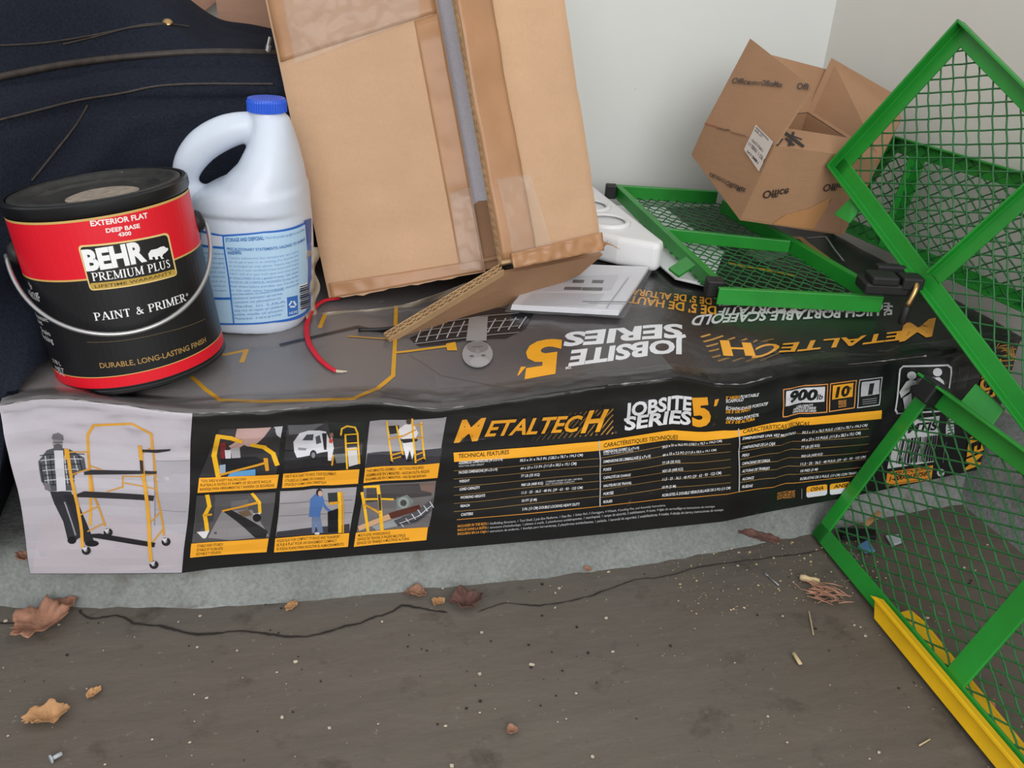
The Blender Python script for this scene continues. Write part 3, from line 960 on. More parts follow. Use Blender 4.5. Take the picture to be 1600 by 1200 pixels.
for k in range(6): ln(6, [(1290 + k * 34, 712 - k * 24), (1310 + k * 34, 735 - k * 22)], 1.4, (196, 196, 202))
ln(6, [(1290, 715), (1400, 672), (1475, 610)], 1.3, (206, 206, 210)); ln(6, [(1285, 722), (1380, 700), (1460, 640)], 1.2, (40, 40, 46))
ln(6, [(1075, 545), (1110, 768)], 4.0, YB); ln(6, [(1165, 505), (1188, 755)], 5.2, YB); ln(6, [(1085, 580), (1250, 580)], 3.2, YB); ln(6, [(1090, 610), (1175, 660)], 3.2, YC); ln(6, [(1088, 510), (1165, 508)], 4, YB); ln(6, [(1172, 555), (1178, 640)], 3.4, (60, 60, 64))
for n in range(1, 7):
    P = pics[n]; c = [np.array(Z2(*q)) for q in CAP[n]]
    P.poly(c, (246, 172, 48))
    for i, t in enumerate(TXT[n]):
        k = 0.30 + 0.28 * i
        a = c[0] + (c[3] - c[0]) * k; b = c[1] + (c[2] - c[1]) * k
        P.text(t, a + (b - a) * WID[n][0], a + (b - a) * WID[n][i + 1], 4.0, (74, 50, 20), 0.012)
LATER = [lambda P=P: P.build('photo_print', M['ink'], carton) for P in pics.values()]

# --- front: name, features table, badges
L = Art(SF)
L.force = 1
for k in range(17):
    f = k / 16.0
    x0 = 480 + 30.5 * k; x1 = x0 + 130
    b0 = 432 - 42 * f; t0 = 290 - 58 * f
    def cl(u): return min(u, 972)
    p0 = (x0, b0); p1 = (x1, t0)
    if p1[0] > 972:
        u = (972 - x0) / (x1 - x0); p1 = (972, b0 + (t0 - b0) * u)
    c = np.array(BK) * (1 - f ** 0.8) + np.array((196, 146, 66)) * f ** 0.8
    L.line([Z3(*p0), Z3(*p1)], 2.0, tuple(c))
L.force = None; L.boxes.append((np.array([0.3, 0.0]), np.array([1.2, CH]), 1))
L.text('ETALTEC', Z3(241, 405), Z3(790, 377), 23.5, BK, 0.075, 0.28)
L.text('H', Z3(783, 384), Z3(940, 370), 34, BK, 0.085, 0.3)
L.text('M', Z3(68, 438), Z3(243, 422), 32, OR, 0.03, 0.28)
L.text('ETALTEC', Z3(243, 404), Z3(788, 376), 22.5, OR, 0.025, 0.28)
L.text('H', Z3(788, 383), Z3(932, 371), 31.5, OR, 0.03, 0.28)
L.disc(Z3(988, 383), 2.3, 2.3, (70, 68, 66))
L.text('JOBSITE', Z3(1036, 294), Z3(1416, 258), 19, WH, 0.035)
L.text('SERIES', Z3(1038, 371), Z3(1412, 338), 19.5, WH, 0.035)
L.text('TM', Z3(1420, 199), Z3(1438, 197), 3.2, WH, 0.02)
L.text('5', Z3(1424, 342), Z3(1532, 330), 39, OR, 0.06)
L.poly([Z3(1552, 197), Z3(1575, 192), Z3(1562, 231), Z3(1546, 236)], OR)
for (a, wa, b_, x0, y0) in (("5' HIGH ", OR, 'PORTABLE', 712, 180), (None, None, 'SCAFFOLD', 712, 196), (None, None, 'ÉCHAFAUDAGE PORTATIF', 712, 232), ("DE 5' DE HAUT", OR, None, 712, 250), (None, None, 'ANDAMIO PORTÁTIL', 712, 284), ("DE 5' DE ALTURA", OR, None, 712, 303)):
    wd = {'SCAFFOLD': 92, 'PORTABLE': 96, 'ÉCHAFAUDAGE PORTATIF': 218, 'ANDAMIO PORTÁTIL': 172}.get(b_, 0)
    sl = -0.105
    if a:
        wa_ = {"5' HIGH ": 70, "DE 5' DE HAUT": 130, "DE 5' DE ALTURA": 150}[a]
        L.text(a, Z4(x0, y0), Z4(x0 + wa_, y0 + sl * wa_), 4.6, wa, 0.03)
        x0 += 74; y0 += sl * 74
    if b_: L.text(b_, Z4(x0, y0), Z4(x0 + wd, y0 + sl * wd), 4.6, WH, 0.03)


def framed(pts, col, w):
    p = [Z4(*q) for q in pts]
    L.line(p + [p[0]], w, col)


framed([(1012, 128), (1242, 100), (1238, 245), (1010, 270)], (220, 150, 80), 1.6)
L.poly([Z4(1026, 136), Z4(1228, 112), Z4(1224, 190), Z4(1022, 214)], (222, 222, 228))
L.text('900', Z4(1038, 195), Z4(1182, 180), 16, BK, 0.05); L.text('lb', Z4(1184, 180), Z4(1214, 177), 8, BK, 0.02)
for i, (t, a, b) in enumerate((('LOAD CAPACITY', 1078, 1166), ('CAPACITÉ DE CHARGE', 1062, 1180), ('CAPACIDAD DE CARGA', 1058, 1182))):
    L.text(t, Z4(a, 224 + i * 14), Z4(b, 215 + i * 14), 3.2, WH, 0.02)
framed([(1256, 98), (1392, 80), (1380, 222), (1250, 242)], (220, 150, 80), 1.6)
L.poly([Z4(1268, 106), Z4(1376, 92), Z4(1370, 164), Z4(1264, 180)], (240, 172, 44))
L.text('10', Z4(1280, 167), Z4(1352, 158), 14.5, BK, 0.05); L.poly([Z4(1358, 114), Z4(1364, 113), Z4(1362, 127), Z4(1358, 128)], BK)
for i, t in enumerate(('REACH', 'PORTÉE', 'ALCANCE')): L.text(t, Z4(1298, 196 + i * 13), Z4(1338, 191 + i * 13), 3.0, (220, 150, 80), 0.02)
framed([(1408, 78), (1525, 64), (1510, 206), (1396, 222)], (196, 196, 200), 1.3)
L.poly([Z4(1418, 88), Z4(1512, 76), Z4(1508, 150), Z4(1412, 164)], (186, 186, 192))
L.text('1', Z4(1450, 151), Z4(1474, 148), 15, BK, 0.06)
for i, t in enumerate(('BOX / CAISSE', '1 PERSON', 'CAJA')): L.line([Z4(1424, 182 + i * 11), Z4(1496, 173 + i * 11)], 1.2, (120, 120, 124))
# the orange bar
bt = [(68, 497), (890, 432), (1600, 372)]; 
L.poly([Z3(66, 497), Z3(895, 432), Z3(1440, 378), Z3(1600, 371), Z4(1522, 234), Z4(1520, 278), Z4(778, 372), Z3(1600, 418), Z3(1440, 430), Z3(895, 484), Z3(70, 549)], (244, 172, 46))
L.text('TECHNICAL FEATURES', Z3(93, 527), Z3(382, 504), 6.0, (52, 38, 18), 0.015)
L.text('CARACTÉRISTIQUES TECHNIQUES', Z3(918, 466), Z3(1338, 420), 6.0, (52, 38, 18), 0.015)
L.text('CARACTERÍSTICAS TÉCNICAS', Z4(798, 355), Z4(1142, 313), 6.0, (52, 38, 18), 0.015)
rows = [
    [('ASSEMBLED DIMENSIONS (W x D x H)', 95, 561, 345), ('PACKED DIMENSIONS (W x D x H)', 97, 618, 316), ('WEIGHT', 99, 668, 158), ('LOAD CAPACITY', 102, 713, 217), ('WORKING HEIGHTS', 105, 760, 246), ('REACH', 107, 808, 158), ('CASTERS', 109, 857, 177)],
    [('50.5 x 31 x 76.5 IN. (128,3 x 78,7 x 194,3 CM)', 443, 547, 800), ('44 x 23 x 7.5 IN. (111,8 x 58,5 x 19,1 CM)', 446, 595, 765), ('77 LB (35 KG)', 449, 638, 555), ('900 LB (408 KG)', 451, 689, 575), ('11.5 · 25 · 36.5 · 48 IN. (29 · 63 · 93 · 122 CM)', 453, 733, 800), ('10 FT (3 M)', 455, 779, 540), ('5 IN. (13 CM) DOUBLE LOCKING HEAVY DUTY', 457, 826, 783)],
    [("DIMENSIONS OUVERT (L x P x H)", 918, 500, 1120), ("DIMENSIONS DE L'EMBALLAGE (L x P x H)", 918, 556, 1185), ('POIDS', 918, 602, 962), ('CAPACITÉ DE CHARGE', 918, 648, 1072), ('HAUTEURS DE TRAVAIL', 918, 694, 1078), ('PORTÉE', 918, 740, 975), ('ROUES', 918, 785, 968)],
    [('50,5 x 31 x 76,5 PO (128,3 x 78,7 x 194,3 CM)', 1252, 473, 1590), ('44 x 23 x 7,5 PO (111,8 x 58,5 x 19,1 CM)', 1252, 519, 1558), ('77 LB (35 KG)', 1252, 566, 1354), ('900 LB (408 KG)', 1252, 612, 1370), ('11,5 · 25 · 36,5 · 48 PO (29 · 63 · 93 · 122 CM)', 1252, 658, 1588), ('10 PI (3 M)', 1252, 704, 1330), ('ROBUSTES À DOUBLE VERROUILLAGE DE 5 PO (13 CM)', 1252, 748, 1640)]]
for col in rows:
    for (t, x, y, x2) in col:
        sl = -0.088 if x < 900 else -0.115
        L.text(t, Z3(x, y), Z3(x2, y + sl * (x2 - x)), 3.9, WH, 0.02 if col in (rows[0], rows[2]) else 0.012)
L.text('WITH TOOL SHELF UPRIGHT', Z3(95, 578), Z3(240, 566), 2.8, (190, 190, 192), 0.01)
L.text('AVEC PLATEAU À OUTILS', Z3(918, 513), Z3(1088, 493), 2.8, (190, 190, 192), 0.01)
L.text('COMBINED WEIGHT OF USER + MATERIAL', Z3(590, 668), Z3(800, 650), 2.4, (190, 190, 192), 0.01)
L.text('NOT TO EXCEED CAPACITY', Z3(590, 682), Z3(755, 667), 2.4, (190, 190, 192), 0.01)
esp = [('DIMENSIONES UNA VEZ MONTADO', 796, 388, 1070), ('DIMENSIONES DE LA CAJA', 796, 437, 968), ('PESO', 796, 478, 832), ('CAPACIDAD DE CARGA', 796, 521, 942), ('ALTURAS DE TRABAJO', 796, 560, 938), ('ALCANCE', 796, 601, 856), ('RUEDAS', 796, 641, 850)]
esv = [('50,5 x 31 x 76,5 PULG. (128,3 x 78,7 x 194,3 CM)', 1108, 358, 1448), ('44 x 23 x 7,5 PULG. (111,8 x 58,5 x 19,1 CM)', 1106, 397, 1414), ('77 LB (35 KG)', 1104, 436, 1200), ('900 LB (408 KG)', 1103, 482, 1214), ('11,5 · 25 · 36,5 · 48 PULG. (29 · 63 · 93 · 122 CM)', 1101, 522, 1440), ('10 PIES (3 M)', 1100, 559, 1190), ('ROBUSTAS DE 5 PULG. (13 CM) CON TRABA DOBLE', 1098, 600, 1440)]
for (t, x, y, x2) in esp + esv:
    L.text(t, Z4(x, y), Z4(x2, y - 0.115 * (x2 - x)), 3.9, WH, 0.02 if x < 900 else 0.012)
L.force = 1
for i in range(6):     # fine rules
    L.line([Z3(70, 601 + i * 46.5), Z3(893, 531 + i * 43)], 0.8, (150, 118, 66))
    L.line([Z3(900, 530 + i * 44.5), Z3(1640, 448 + i * 44)], 0.8, (150, 118, 66))
    L.line([Z4(782, 413 + i * 40), Z4(1455, 333 + i * 39)], 0.8, (150, 118, 66))
L.force = None
L.line([Z3(88, 878), Z3(895, 803), Z4(780, 660), Z4(1395, 575)], 1.1, (206, 140, 60))
L.line([Z3(893, 432), Z3(898, 800)], 1.6, (186, 186, 190)); L.line([Z4(777, 330), Z4(779, 658)], 1.6, (186, 186, 190))
for i, (h_, t) in enumerate((('INCLUDED IN THE BOX:', '1 Scaffolding Structure, 1 Tool Shelf, 2 Job-Site Platforms, 1 Step Bar, 1 Safety Rail, 2 Outriggers, 4 Wheels, 4 Locking Pins, and Assembly Instructions.'),
                             ('INCLUS DANS LA BOÎTE:', "1 structure d'échafaudage, 1 plateau à outils, 2 plateformes antidérapantes, 1 marchepied, 1 rampe de sécurité, 2 stabilisateurs, 4 roues, 4 tiges de verrouillage et instructions de montage."),
                             ('INCLUIDO EN LA CAJA:', '1 estructura de andamio, 1 bandeja para herramientas, 2 plataformas antideslizantes, 1 peldaño, 1 barandal de seguridad, 2 estabilizadores, 4 ruedas, 4 clavijas de cierre y instrucciones de montaje.'))):
    y = 922 + i * 22
    L.text(h_, Z3(90, y), Z3(257, y - 15), 3.6, (206, 140, 60), 0.03)
    L.text(t, Z3(262, y - 15), Z3((1272, 1552, 1600)[i], y - 15 - (105, 122, 124)[i]), 3.4, (176, 176, 178), 0.008)
for i, t in enumerate(('FIND OUT MORE', 'LEARN MORE ON', 'OUR PRODUCTS')): L.text(t, Z4(978, 676 + i * 13), Z4(1070, 664 + i * 13), 3.0, (206, 140, 70), 0.01)
L.line([Z4(1108, 644), Z4(1108, 696)], 0.9, (130, 130, 132))
for (x, w_, t) in ((1132, 108, 'OSHA'), (1254, 108, 'ANSI')):
    dy = -0.115 * (x - 1132)
    L.poly([Z4(x, 640 + dy), Z4(x + 8, 633 + dy), Z4(x + w_ - 8, 621 + dy), Z4(x + w_, 625 + dy), Z4(x + w_, 668 + dy), Z4(x + w_ - 8, 678 + dy), Z4(x + 8, 690 + dy), Z4(x, 684 + dy)], (222, 222, 228))
    L.poly([Z4(x, 640 + dy), Z4(x + 8, 633 + dy), Z4(x + w_ - 8, 621 + dy), Z4(x + w_, 625 + dy), Z4(x + w_, 650 + dy), Z4(x, 664 + dy)], (244, 172, 46))
    L.text(t, Z4(x + 18, 657 + dy), Z4(x + w_ - 20, 648 + dy), 5.4, (60, 44, 20), 0.03)
# two-person lift badge, bar code, phone panel, upright name
p = [Z5(*q) for q in ((845, 215), (865, 195), (1125, 188), (1145, 205), (1110, 430), (1095, 455), (830, 470), (818, 450))]
L.line(p + [p[0]], 2.6, (214, 214, 218))
ws = (222, 222, 226)
L.disc(Z5(915, 250), 7.2, 6.4, ws); L.disc(Z5(1066, 230), 7.2, 6.4, ws)
L.poly([Z5(880, 285), Z5(905, 272), Z5(940, 280), Z5(942, 300), Z5(905, 310), Z5(900, 340), Z5(850, 380), Z5(840, 345)], ws)
L.poly([Z5(1040, 262), Z5(1075, 258), Z5(1100, 280), Z5(1112, 340), Z5(1060, 330), Z5(1050, 280), Z5(1020, 285)], ws)
L.poly([Z5(940, 270), Z5(1050, 255), Z5(1050, 320), Z5(945, 330)], (120, 120, 124)); L.poly([Z5(860, 380), Z5(910, 350), Z5(915, 440), Z5(870, 445)], ws)
L.poly([Z5(1060, 345), Z5(1105, 345), Z5(1092, 440), Z5(1055, 440)], ws)
L.line([Z5(1000, 460), Z5(1090, 452)], 2, ws)
L.poly([Z5(850, 600), Z5(950, 500), Z5(1080, 485), Z5(1045, 755), Z5(772, 795), Z5(800, 690)], (206, 206, 210))
L.text('MTIS', Z5(890, 585), Z5(1058, 566), 13, BK, 0.04)
xb = 0
random.seed(3)
while xb < 225:
    w_ = random.choice((3, 4, 6, 9)); 
    q0, q1 = Z5(826 + xb, 766 - xb * 0.1), Z5(850 + xb, 625 - xb * 0.12)
    L.line([q0, q1], w_ * 0.2667, BK); xb += w_ + random.choice((3, 4, 6))
L.line([Z5(960, 515), Z5(1045, 505)], 1.2, (90, 90, 92))
L.poly([Z5(772, 815), Z5(1040, 775), Z5(1030, 858), Z5(762, 900)], (232, 152, 52))
L.text('WWW.METALTECH.CO', Z5(785, 833), Z5(1018, 798), 4.2, BK, 0.03); L.text('1-800-363-7587', Z5(782, 868), Z5(1018, 832), 6.8, BK, 0.03)
L.line([Z5(775, 890), Z5(1015, 852)], 1.0, (120, 80, 30))
L.poly([Z5(1125, 505), Z5(1172, 490), Z5(1160, 605), Z5(1112, 605)], (206, 206, 210))
for k in range(5): L.line([Z5(1126, 590 - k * 18), Z5(1158, 584 - k * 18)], 1.2, BK)
L.line([Z5(1118, 640), Z5(1098, 760)], 0.9, (120, 120, 122))
L.disc(Z5(1085, 818), 6, 6, (206, 206, 210)); L.disc(Z5(1085, 818), 3, 3, BK); L.line([Z5(1070, 800), Z5(1092, 838)], 1.2, BK)
for k in range(6): L.line([Z5(1176 + 10 * k, 330 - 2 * k), Z5(1196 + 10 * k, 205 - 2 * k)], 0.8, (100, 100, 104))
for k in range(9):
    f = k / 8
    L.line([Z5(1408 + 12 * k, 72 - k * 1.5 + 18), Z5(1425 + 12 * k, 62 + 100 * f)], 1.5, (206, 150, 66)); 
    L.line([Z5(1310 + 4 * k, 100 + 40 * k), Z5(1350, 78 + 38 * k)], 1.3, (150, 110, 50))
    L.line([Z5(1440, 75 + 30 * k), Z5(1530 - 6 * k, 62 + 32 * k)], 1.5, (206, 150, 66))
L.text('METALTECH', Z5(1312, 772), Z5(1435, 150), 22, OR, 0.02, 0.0)
LATER.append(lambda: L.build('front_lettering', M['ink'], carton, 'white and orange lettering, table and badges on black'))

# --- top: grey picture at the left, upside-down lettering at the right
T = Art(ST)


def top_grey(s, r):
    k = min(max((s - 0.02) / 0.62, 0), 1)
    c = np.array((146, 141, 141)) * (1 - k) + np.array((70, 66, 67)) * k
    if s > 0.64: c = c * (1 - min((s - 0.64) / 0.12, 1)) + np.array((26, 26, 27)) * min((s - 0.64) / 0.12, 1)
    return tuple(c)


T.poly([(0.001, 0.0001), (0.77, 0.0001), (0.77, 0.33), (0.001, 0.45)], top_grey, st=True)
T.line([(300, 590), (322, 610), (344, 626), (420, 628), (552, 624), (590, 608), (614, 588), (617, 540), (619, 480)], 4.6, (206, 152, 44))
T.line([(545, 527), (617, 531)], 2.4, (190, 140, 50)); T.line([(620, 552), (700, 542)], 4.0, (206, 152, 44)); T.line([(698, 512), (706, 546)], 9.0, (214, 156, 44)); T.line([(690, 470), (702, 512)], 5, (190, 140, 50))
T.line([(350, 555), (385, 548), (378, 566)], 5, (206, 152, 44)); T.line([(500, 512), (508, 492)], 4, (206, 152, 44)); T.line([(440, 540), (560, 512), (600, 520)], 5, (46, 44, 48))
T.poly([(640, 530), (700, 505), (760, 480), (835, 490), (820, 515), (790, 530), (735, 532), (690, 540), (655, 543)], (38, 38, 42))
for k in range(11): T.line([(650 + k * 16, 536 - k * 2), (662 + k * 16, 508 - k)], 1.3, (176, 174, 176))
for k in range(4): T.line([(648 + k * 6, 540 - k * 10), (810, 522 - k * 10)], 1.2, (160, 158, 160))
T.poly([(733, 500), (762, 498), (760, 536), (728, 536)], (146, 142, 142)); T.disc((746, 557), 24, 21, (150, 146, 146)); T.disc((746, 546), 17, 9, (122, 118, 118)); T.disc((749, 569), 15, 7, (164, 160, 160)); T.disc((746, 553), 3, 4, (136, 132, 132))
T.disc((737, 560), 3.6, 1.5, (92, 88, 88)); T.disc((755, 559), 3.6, 1.5, (92, 88, 88)); T.line([(738, 546), (753, 545)], 1.5, (92, 86, 86))
T.line([(640, 556), (690, 588), (790, 606), (880, 606)], 1.3, (84, 80, 80))
for k in range(9): T.line([(888 + 4, 534 + 0), (888, 534)], 0.6, (60, 58, 58)) if k == 0 else None
T.text('JOBSITE', (1072, 531), (893, 549), -18, WH, 0.04, up=(0, 22))
T.text('SERIES', (1066, 508), (884, 521), -18, WH, 0.04, up=(0, 19))
T.text('TM', (893, 572), (884, 574), -3, WH, 0.02, up=(0, 4))
T.text('5', (878, 532), (824, 537), -42, OR, 0.05, up=(-4, 48)); T.poly([(822, 574), (811, 587), (808, 588), (814, 574)], OR)
ZT = lambda x, y: (1060 + x / 8, 500 + y / 8)
T.force = 2
for k, (p, q) in enumerate((((290, 215), (390, 185)), ((320, 275), (550, 205)), ((355, 335), (700, 225)), ((390, 395), (850, 240)), ((430, 470), (980, 260)), ((500, 515), (1180, 245)), ((680, 520), (1100, 370)), ((850, 525), (1150, 400)), ((1030, 512), (1250, 420)))):
    T.line([ZT(*p), ZT(*q)], 2.6, tuple(np.array((204, 150, 70)) * (1 - k / 14)))
T.force = 3
T.poly([ZT(480, 240), ZT(930, 265), ZT(1000, 475), ZT(530, 470)], (30, 29, 29)); T.poly([ZT(950, 300), ZT(1300, 270), ZT(1330, 420), ZT(980, 440)], (30, 29, 29))
T.force = 4
for q in ([(515, 260), (630, 262), (685, 456), (560, 450)], [(790, 285), (905, 292), (965, 455), (835, 452)], [(640, 345), (830, 352), (835, 376), (645, 370)]): T.poly([ZT(*p) for p in q], (236, 166, 46))
T.force = None
T.text('ETALTEC', (1409, 518), (1182, 543), -15, ORD, 0.02, up=(-4, 14)); T.text('M', (1462, 498), (1412, 507), -28, ORD, 0.02, up=(-6, 28))
T.text("5' HIGH PORTABLE SCAFFOLD", (1395, 478), (1085, 494), -13, (206, 206, 208), 0.03, up=(0, 14))
T.text('ÉCHAFAUDAGE PORTATIF', (1390, 474), (1125, 482), -12, (200, 200, 202), 0.03, up=(0, 11)); T.text("DE 5' DE HAUT", (1119, 480), (985, 463), -12, ORD, 0.03, up=(0, 12))
T.text('ANDAMIO PORTÁTIL', (1330, 458), (1120, 467), -11, (200, 200, 202), 0.03, up=(0, 10)); T.text("DE 5' DE ALTURA", (1112, 467), (988, 452), -10, ORD, 0.03, up=(0, 10))
T.line([(1262, 372), (1290, 370), (1318, 408)], 1.4, (170, 170, 174)); T.line([(1190, 376), (1250, 372), (1290, 402)], 5, (190, 140, 50))
T.line([(1140, 412), (1210, 424), (1240, 432)], 5, (200, 160, 40)); T.poly([(1165, 395), (1230, 380), (1250, 395), (1190, 412)], (90, 120, 96)); T.poly([(1160, 380), (1200, 372), (1215, 384), (1175, 396)], (150, 146, 70))
LATER.append(lambda: T.build('top_print', M['ink'], carton, 'grey picture and upside-down lettering on the lid'))
# worn pale edge along the front fold, split into the torn bits that show
for (a, b) in ((0.0, 0.27), (0.34, 0.42), (0.57, 0.64), (0.69, 0.76), (0.86, 0.97)):
    n_ = max(4, int((b - a) / 0.006))
    pts = [top(a + (b - a) * i / n_, 0.0005) + np.array([0, -0.0004, 0.0003 * math.sin(i * 2.1)]) for i in range(n_ + 1)]
    obj('torn_edge', tube(pts, [0.00015 + 0.0016 * max(0, fbm(p[0], 0, 0, 150) + .05) for p in pts], 5), M['chip_grey'], carton)

def gloss_film(name):
    m = bpy.data.materials.new(name); m.use_nodes = True
    nt = m.node_tree; nt.nodes.remove(nt.nodes['Principled BSDF'])
    out = nt.nodes['Material Output']
    t = nt.nodes.new('ShaderNodeBsdfTransparent'); g = nt.nodes.new('ShaderNodeBsdfGlossy'); mx = nt.nodes.new('ShaderNodeMixShader')
    f = nt.nodes.new('ShaderNodeFresnel'); f.inputs['IOR'].default_value = 1.35
    g.inputs['Roughness'].default_value = 0.12
    n = nt.nodes.new('ShaderNodeBump'); n.inputs['Strength'].default_value = 0.8; n.inputs['Distance'].default_value = 0.004
    nt.links.new(tex_noise(nt, coords(nt), 34, 2, 0.45), n.inputs['Height'])
    nt.links.new(n.outputs['Normal'], g.inputs['Normal']); nt.links.new(n.outputs['Normal'], f.inputs['Normal'])
    nt.links.new(f.outputs[0], mx.inputs[0]); nt.links.new(t.outputs[0], mx.inputs[1]); nt.links.new(g.outputs[0], mx.inputs[2]); nt.links.new(mx.outputs[0], out.inputs[0])
    return m


M['wrap'] = gloss_film('shrink_wrap')


def wrap(a, b):
    s_ = 0.004 + (CW - 0.008) * a
    rg = 0.0016 * abs(fbm(s_, b, 0.2, 26)) + 0.0022 * max(0, fbm(s_ * 1.6, b * 0.35, 5.2, 30)) ** 1.2
    if b < 0.45:
        r = 0.022 * (1 - b / 0.45); p = np.asarray(top(s_, r)); return p + np.array([0, -0.001, 0.0034 + rg * math.sin(math.pi * min(1, b / 0.45 * .9 + .1)) ** .5])
    t = CH * (1 - (b - 0.45) / 0.55 * 0.22); p = np.asarray(front(s_, t)); return p + np.array([0, -0.0036 - rg, 0.002 * (1 - b)])


wv, wf_ = grid(wrap, np.linspace(0, 1, 260), np.linspace(0, 1, 22))
wo = obj('shrink_wrap', (wv, wf_), M['wrap'], carton, smooth=True, fix=False)
if wo.data.polygons[0].normal.z < 0: wo.data.flip_normals()

# ------------------------------------------------------------------ paint can
cc = np.array([0.1190, 0.0740, 0.2392]); ca = unit(np.array([-0.1238, 0.069, 1.0])); CRAD, CLEN = 0.0790, 0.1682
to_cam = unit(CAM - cc); to_cam = unit(to_cam - ca * (to_cam @ ca)); c_side = np.cross(ca, to_cam)    # c_side points right in the view
can = empty('paint_can', cc, 'black and red paint can with wire bail, leaning on the left end of the carton', 'paint can')
pf = [(0, 0.006), (CRAD - 0.004, 0.006), (CRAD - 0.0035, 0), (CRAD - 0.0005, 0), (CRAD + 0.0008, 0.0015), (CRAD + 0.0008, 0.004), (CRAD - 0.001, 0.006), (CRAD - 0.001, 0.1625),
      (CRAD + 0.001, 0.164), (CRAD + 0.0018, 0.166), (CRAD + 0.0018, 0.1735), (CRAD + 0.0004, 0.175), (CRAD - 0.003, 0.175), (CRAD - 0.004, 0.1695), (CRAD - 0.0075, 0.1692), (0, 0.1692)]
o = obj('can_body', lathe(pf, cc, ca, to_cam, 64), M['can_black'], can, smooth=True)
o.modifiers.new('edges', 'EDGE_SPLIT').split_angle = math.radians(40)
lid = [(0, 0.1700), (CRAD - 0.024, 0.1698), (CRAD - 0.021, 0.1715), (CRAD - 0.014, 0.1718), (CRAD - 0.012, 0.174), (CRAD - 0.008, 0.1755), (CRAD - 0.0045, 0.1745), (CRAD - 0.004, 0.171), (0, 0.1682)]
lido = obj('lid', lathe(lid, cc, ca, to_cam, 64), M['lid_dirty'], can, smooth=True, )
rp = cc + ca * 0.1701
dsc = []
for k in range(26):
    a = 2 * math.pi * k / 26; r = 0.031 * (1 + 0.05 * math.sin(3 * a))
    dsc.append(rp + (c_side * (0.004 + r * math.cos(a)) + to_cam * (0.022 + r * 0.98 * math.sin(a))))
obj('dried_residue', prism(dsc, ca * 0.0006), M['residue'], lido)
for sgn in (-1, 1):
    e = c_side * sgn
    ep = cc + ca * 0.127 + e * (CRAD - 0.002)
    ear = obj('bail_ear', lathe([(0, 0), (0.011, 0), (0.011, 0.004), (0.008, 0.008), (0.0045, 0.009), (0, 0.009)], ep, e, ca, 20), M['rubber'], can, smooth=True)
bp = []
for k in range(49):
    a = math.pi * k / 48
    d = to_cam * 0.0885 - ca * 0.067
    bp.append(cc + ca * 0.127 + c_side * (-math.cos(a)) * (CRAD + 0.0085) + d * math.sin(a) ** 0.9)
obj('wire_bail', tube(bp, 0.0021, 8), M['steel'], can, smooth=True)


def can_surf(s, t):
    a = s / CRAD
    return cc + ca * t + CRAD * (math.cos(a) * to_cam + math.sin(a) * c_side)


SC = Surf(can_surf, (0.0, 0.09), 0.006, 0)
K = Art(SC, eps=0.0001, step=0.00004)
HALF = math.pi * CRAD
REDC = (222, 16, 38); GOLD = (206, 170, 96)
K.poly([(-HALF, 0.006), (HALF, 0.006), (HALF, 0.162), (-HALF, 0.162)], (20, 20, 23), st=True)
q1 = SC.inv(105 / 3, 240 + 560 / 3)[1]; q2 = SC.inv(270, 240 + 462 / 3)[1]; qh = SC.inv(150, 427)[1]
RH = q1; print('RH', q1, q2)
K.poly([(-HALF, RH), (HALF, RH), (HALF, 0.1605), (-HALF, 0.1605)], REDC, st=True)
K.line([(-HALF, 0.1612), (HALF, 0.1612)], 0.002, GOLD, st=True); K.line([(-HALF, RH), (HALF, RH)], 0.0016, GOLD, st=True)
K.poly([(-HALF, 0.0075), (HALF, 0.0075), (HALF, 0.0185), (-HALF, 0.0185)], REDC, st=True); K.line([(-HALF, 0.0185), (HALF, 0.0185)], 0.0008, GOLD, st=True)
ZC = lambda x, y: (x / 3, 240 + y / 3)
K.text('EXTERIOR FLAT', ZC(426, 340), ZC(694, 300), 8.0, (240, 232, 228), 0.03)
K.text('DEEP BASE', ZC(498, 371), ZC(657, 347), 6.4, (240, 232, 228), 0.03)
K.text('4300', ZC(555, 389), ZC(616, 381), 5.8, (240, 232, 228), 0.03)


def rrect(c, r):
    c = [np.array(p, float) for p in c]; out = []
    for i in range(4):
        p, a, b = c[i], c[i - 1], c[(i + 1) % 4]
        out += [p + unit(a - p) * r, p + unit(a - p) * r * .3 + unit(b - p) * r * .3, p + unit(b - p) * r]
    return out


K.poly([ZC(*q) for q in rrect([(364, 432), (788, 370), (832, 572), (424, 644)], 16)], (226, 198, 130))
K.poly([ZC(*q) for q in rrect([(374, 440), (782, 380), (824, 566), (428, 636)], 14)], (24, 22, 22))
K.poly([ZC(*q) for q in rrect([(421, 608), (818, 541), (826, 566), (428, 637)], 8)], (186, 152, 66))
K.text('LIFETIME WARRANTY', ZC(446, 630), ZC(806, 562), 4.6, (86, 66, 26), 0.01)
K.text('BEHR', ZC(410, 548), ZC(694, 500), 31, (60, 58, 56), 0.06); K.text('BEHR', ZC(404, 546), ZC(688, 498), 30, (240, 240, 240), 0.05)
bear = [(700, 497), (694, 470), (706, 452), (735, 446), (752, 437), (768, 434), (776, 441), (786, 443), (787, 451), (775, 464), (764, 471), (759, 484), (768, 491), (757, 494), (748, 480), (738, 482), (741, 494), (730, 498), (722, 482), (712, 486), (716, 496)]
K.poly([ZC(*q) for q in bear], (240, 240, 240))
K.text('PREMIUM PLUS', ZC(436, 597), ZC(800, 532), 13.0, (240, 240, 240), serif=True)
K.text('PAINT & PRIMER', ZC(447, 783), ZC(872, 689), 12.5, (236, 236, 236), serif=True); K.disc(ZC(876, 661), 1.8, 2.2, (200, 200, 200)); K.disc(ZC(876, 661), 0.9, 1.2, (24, 24, 24))
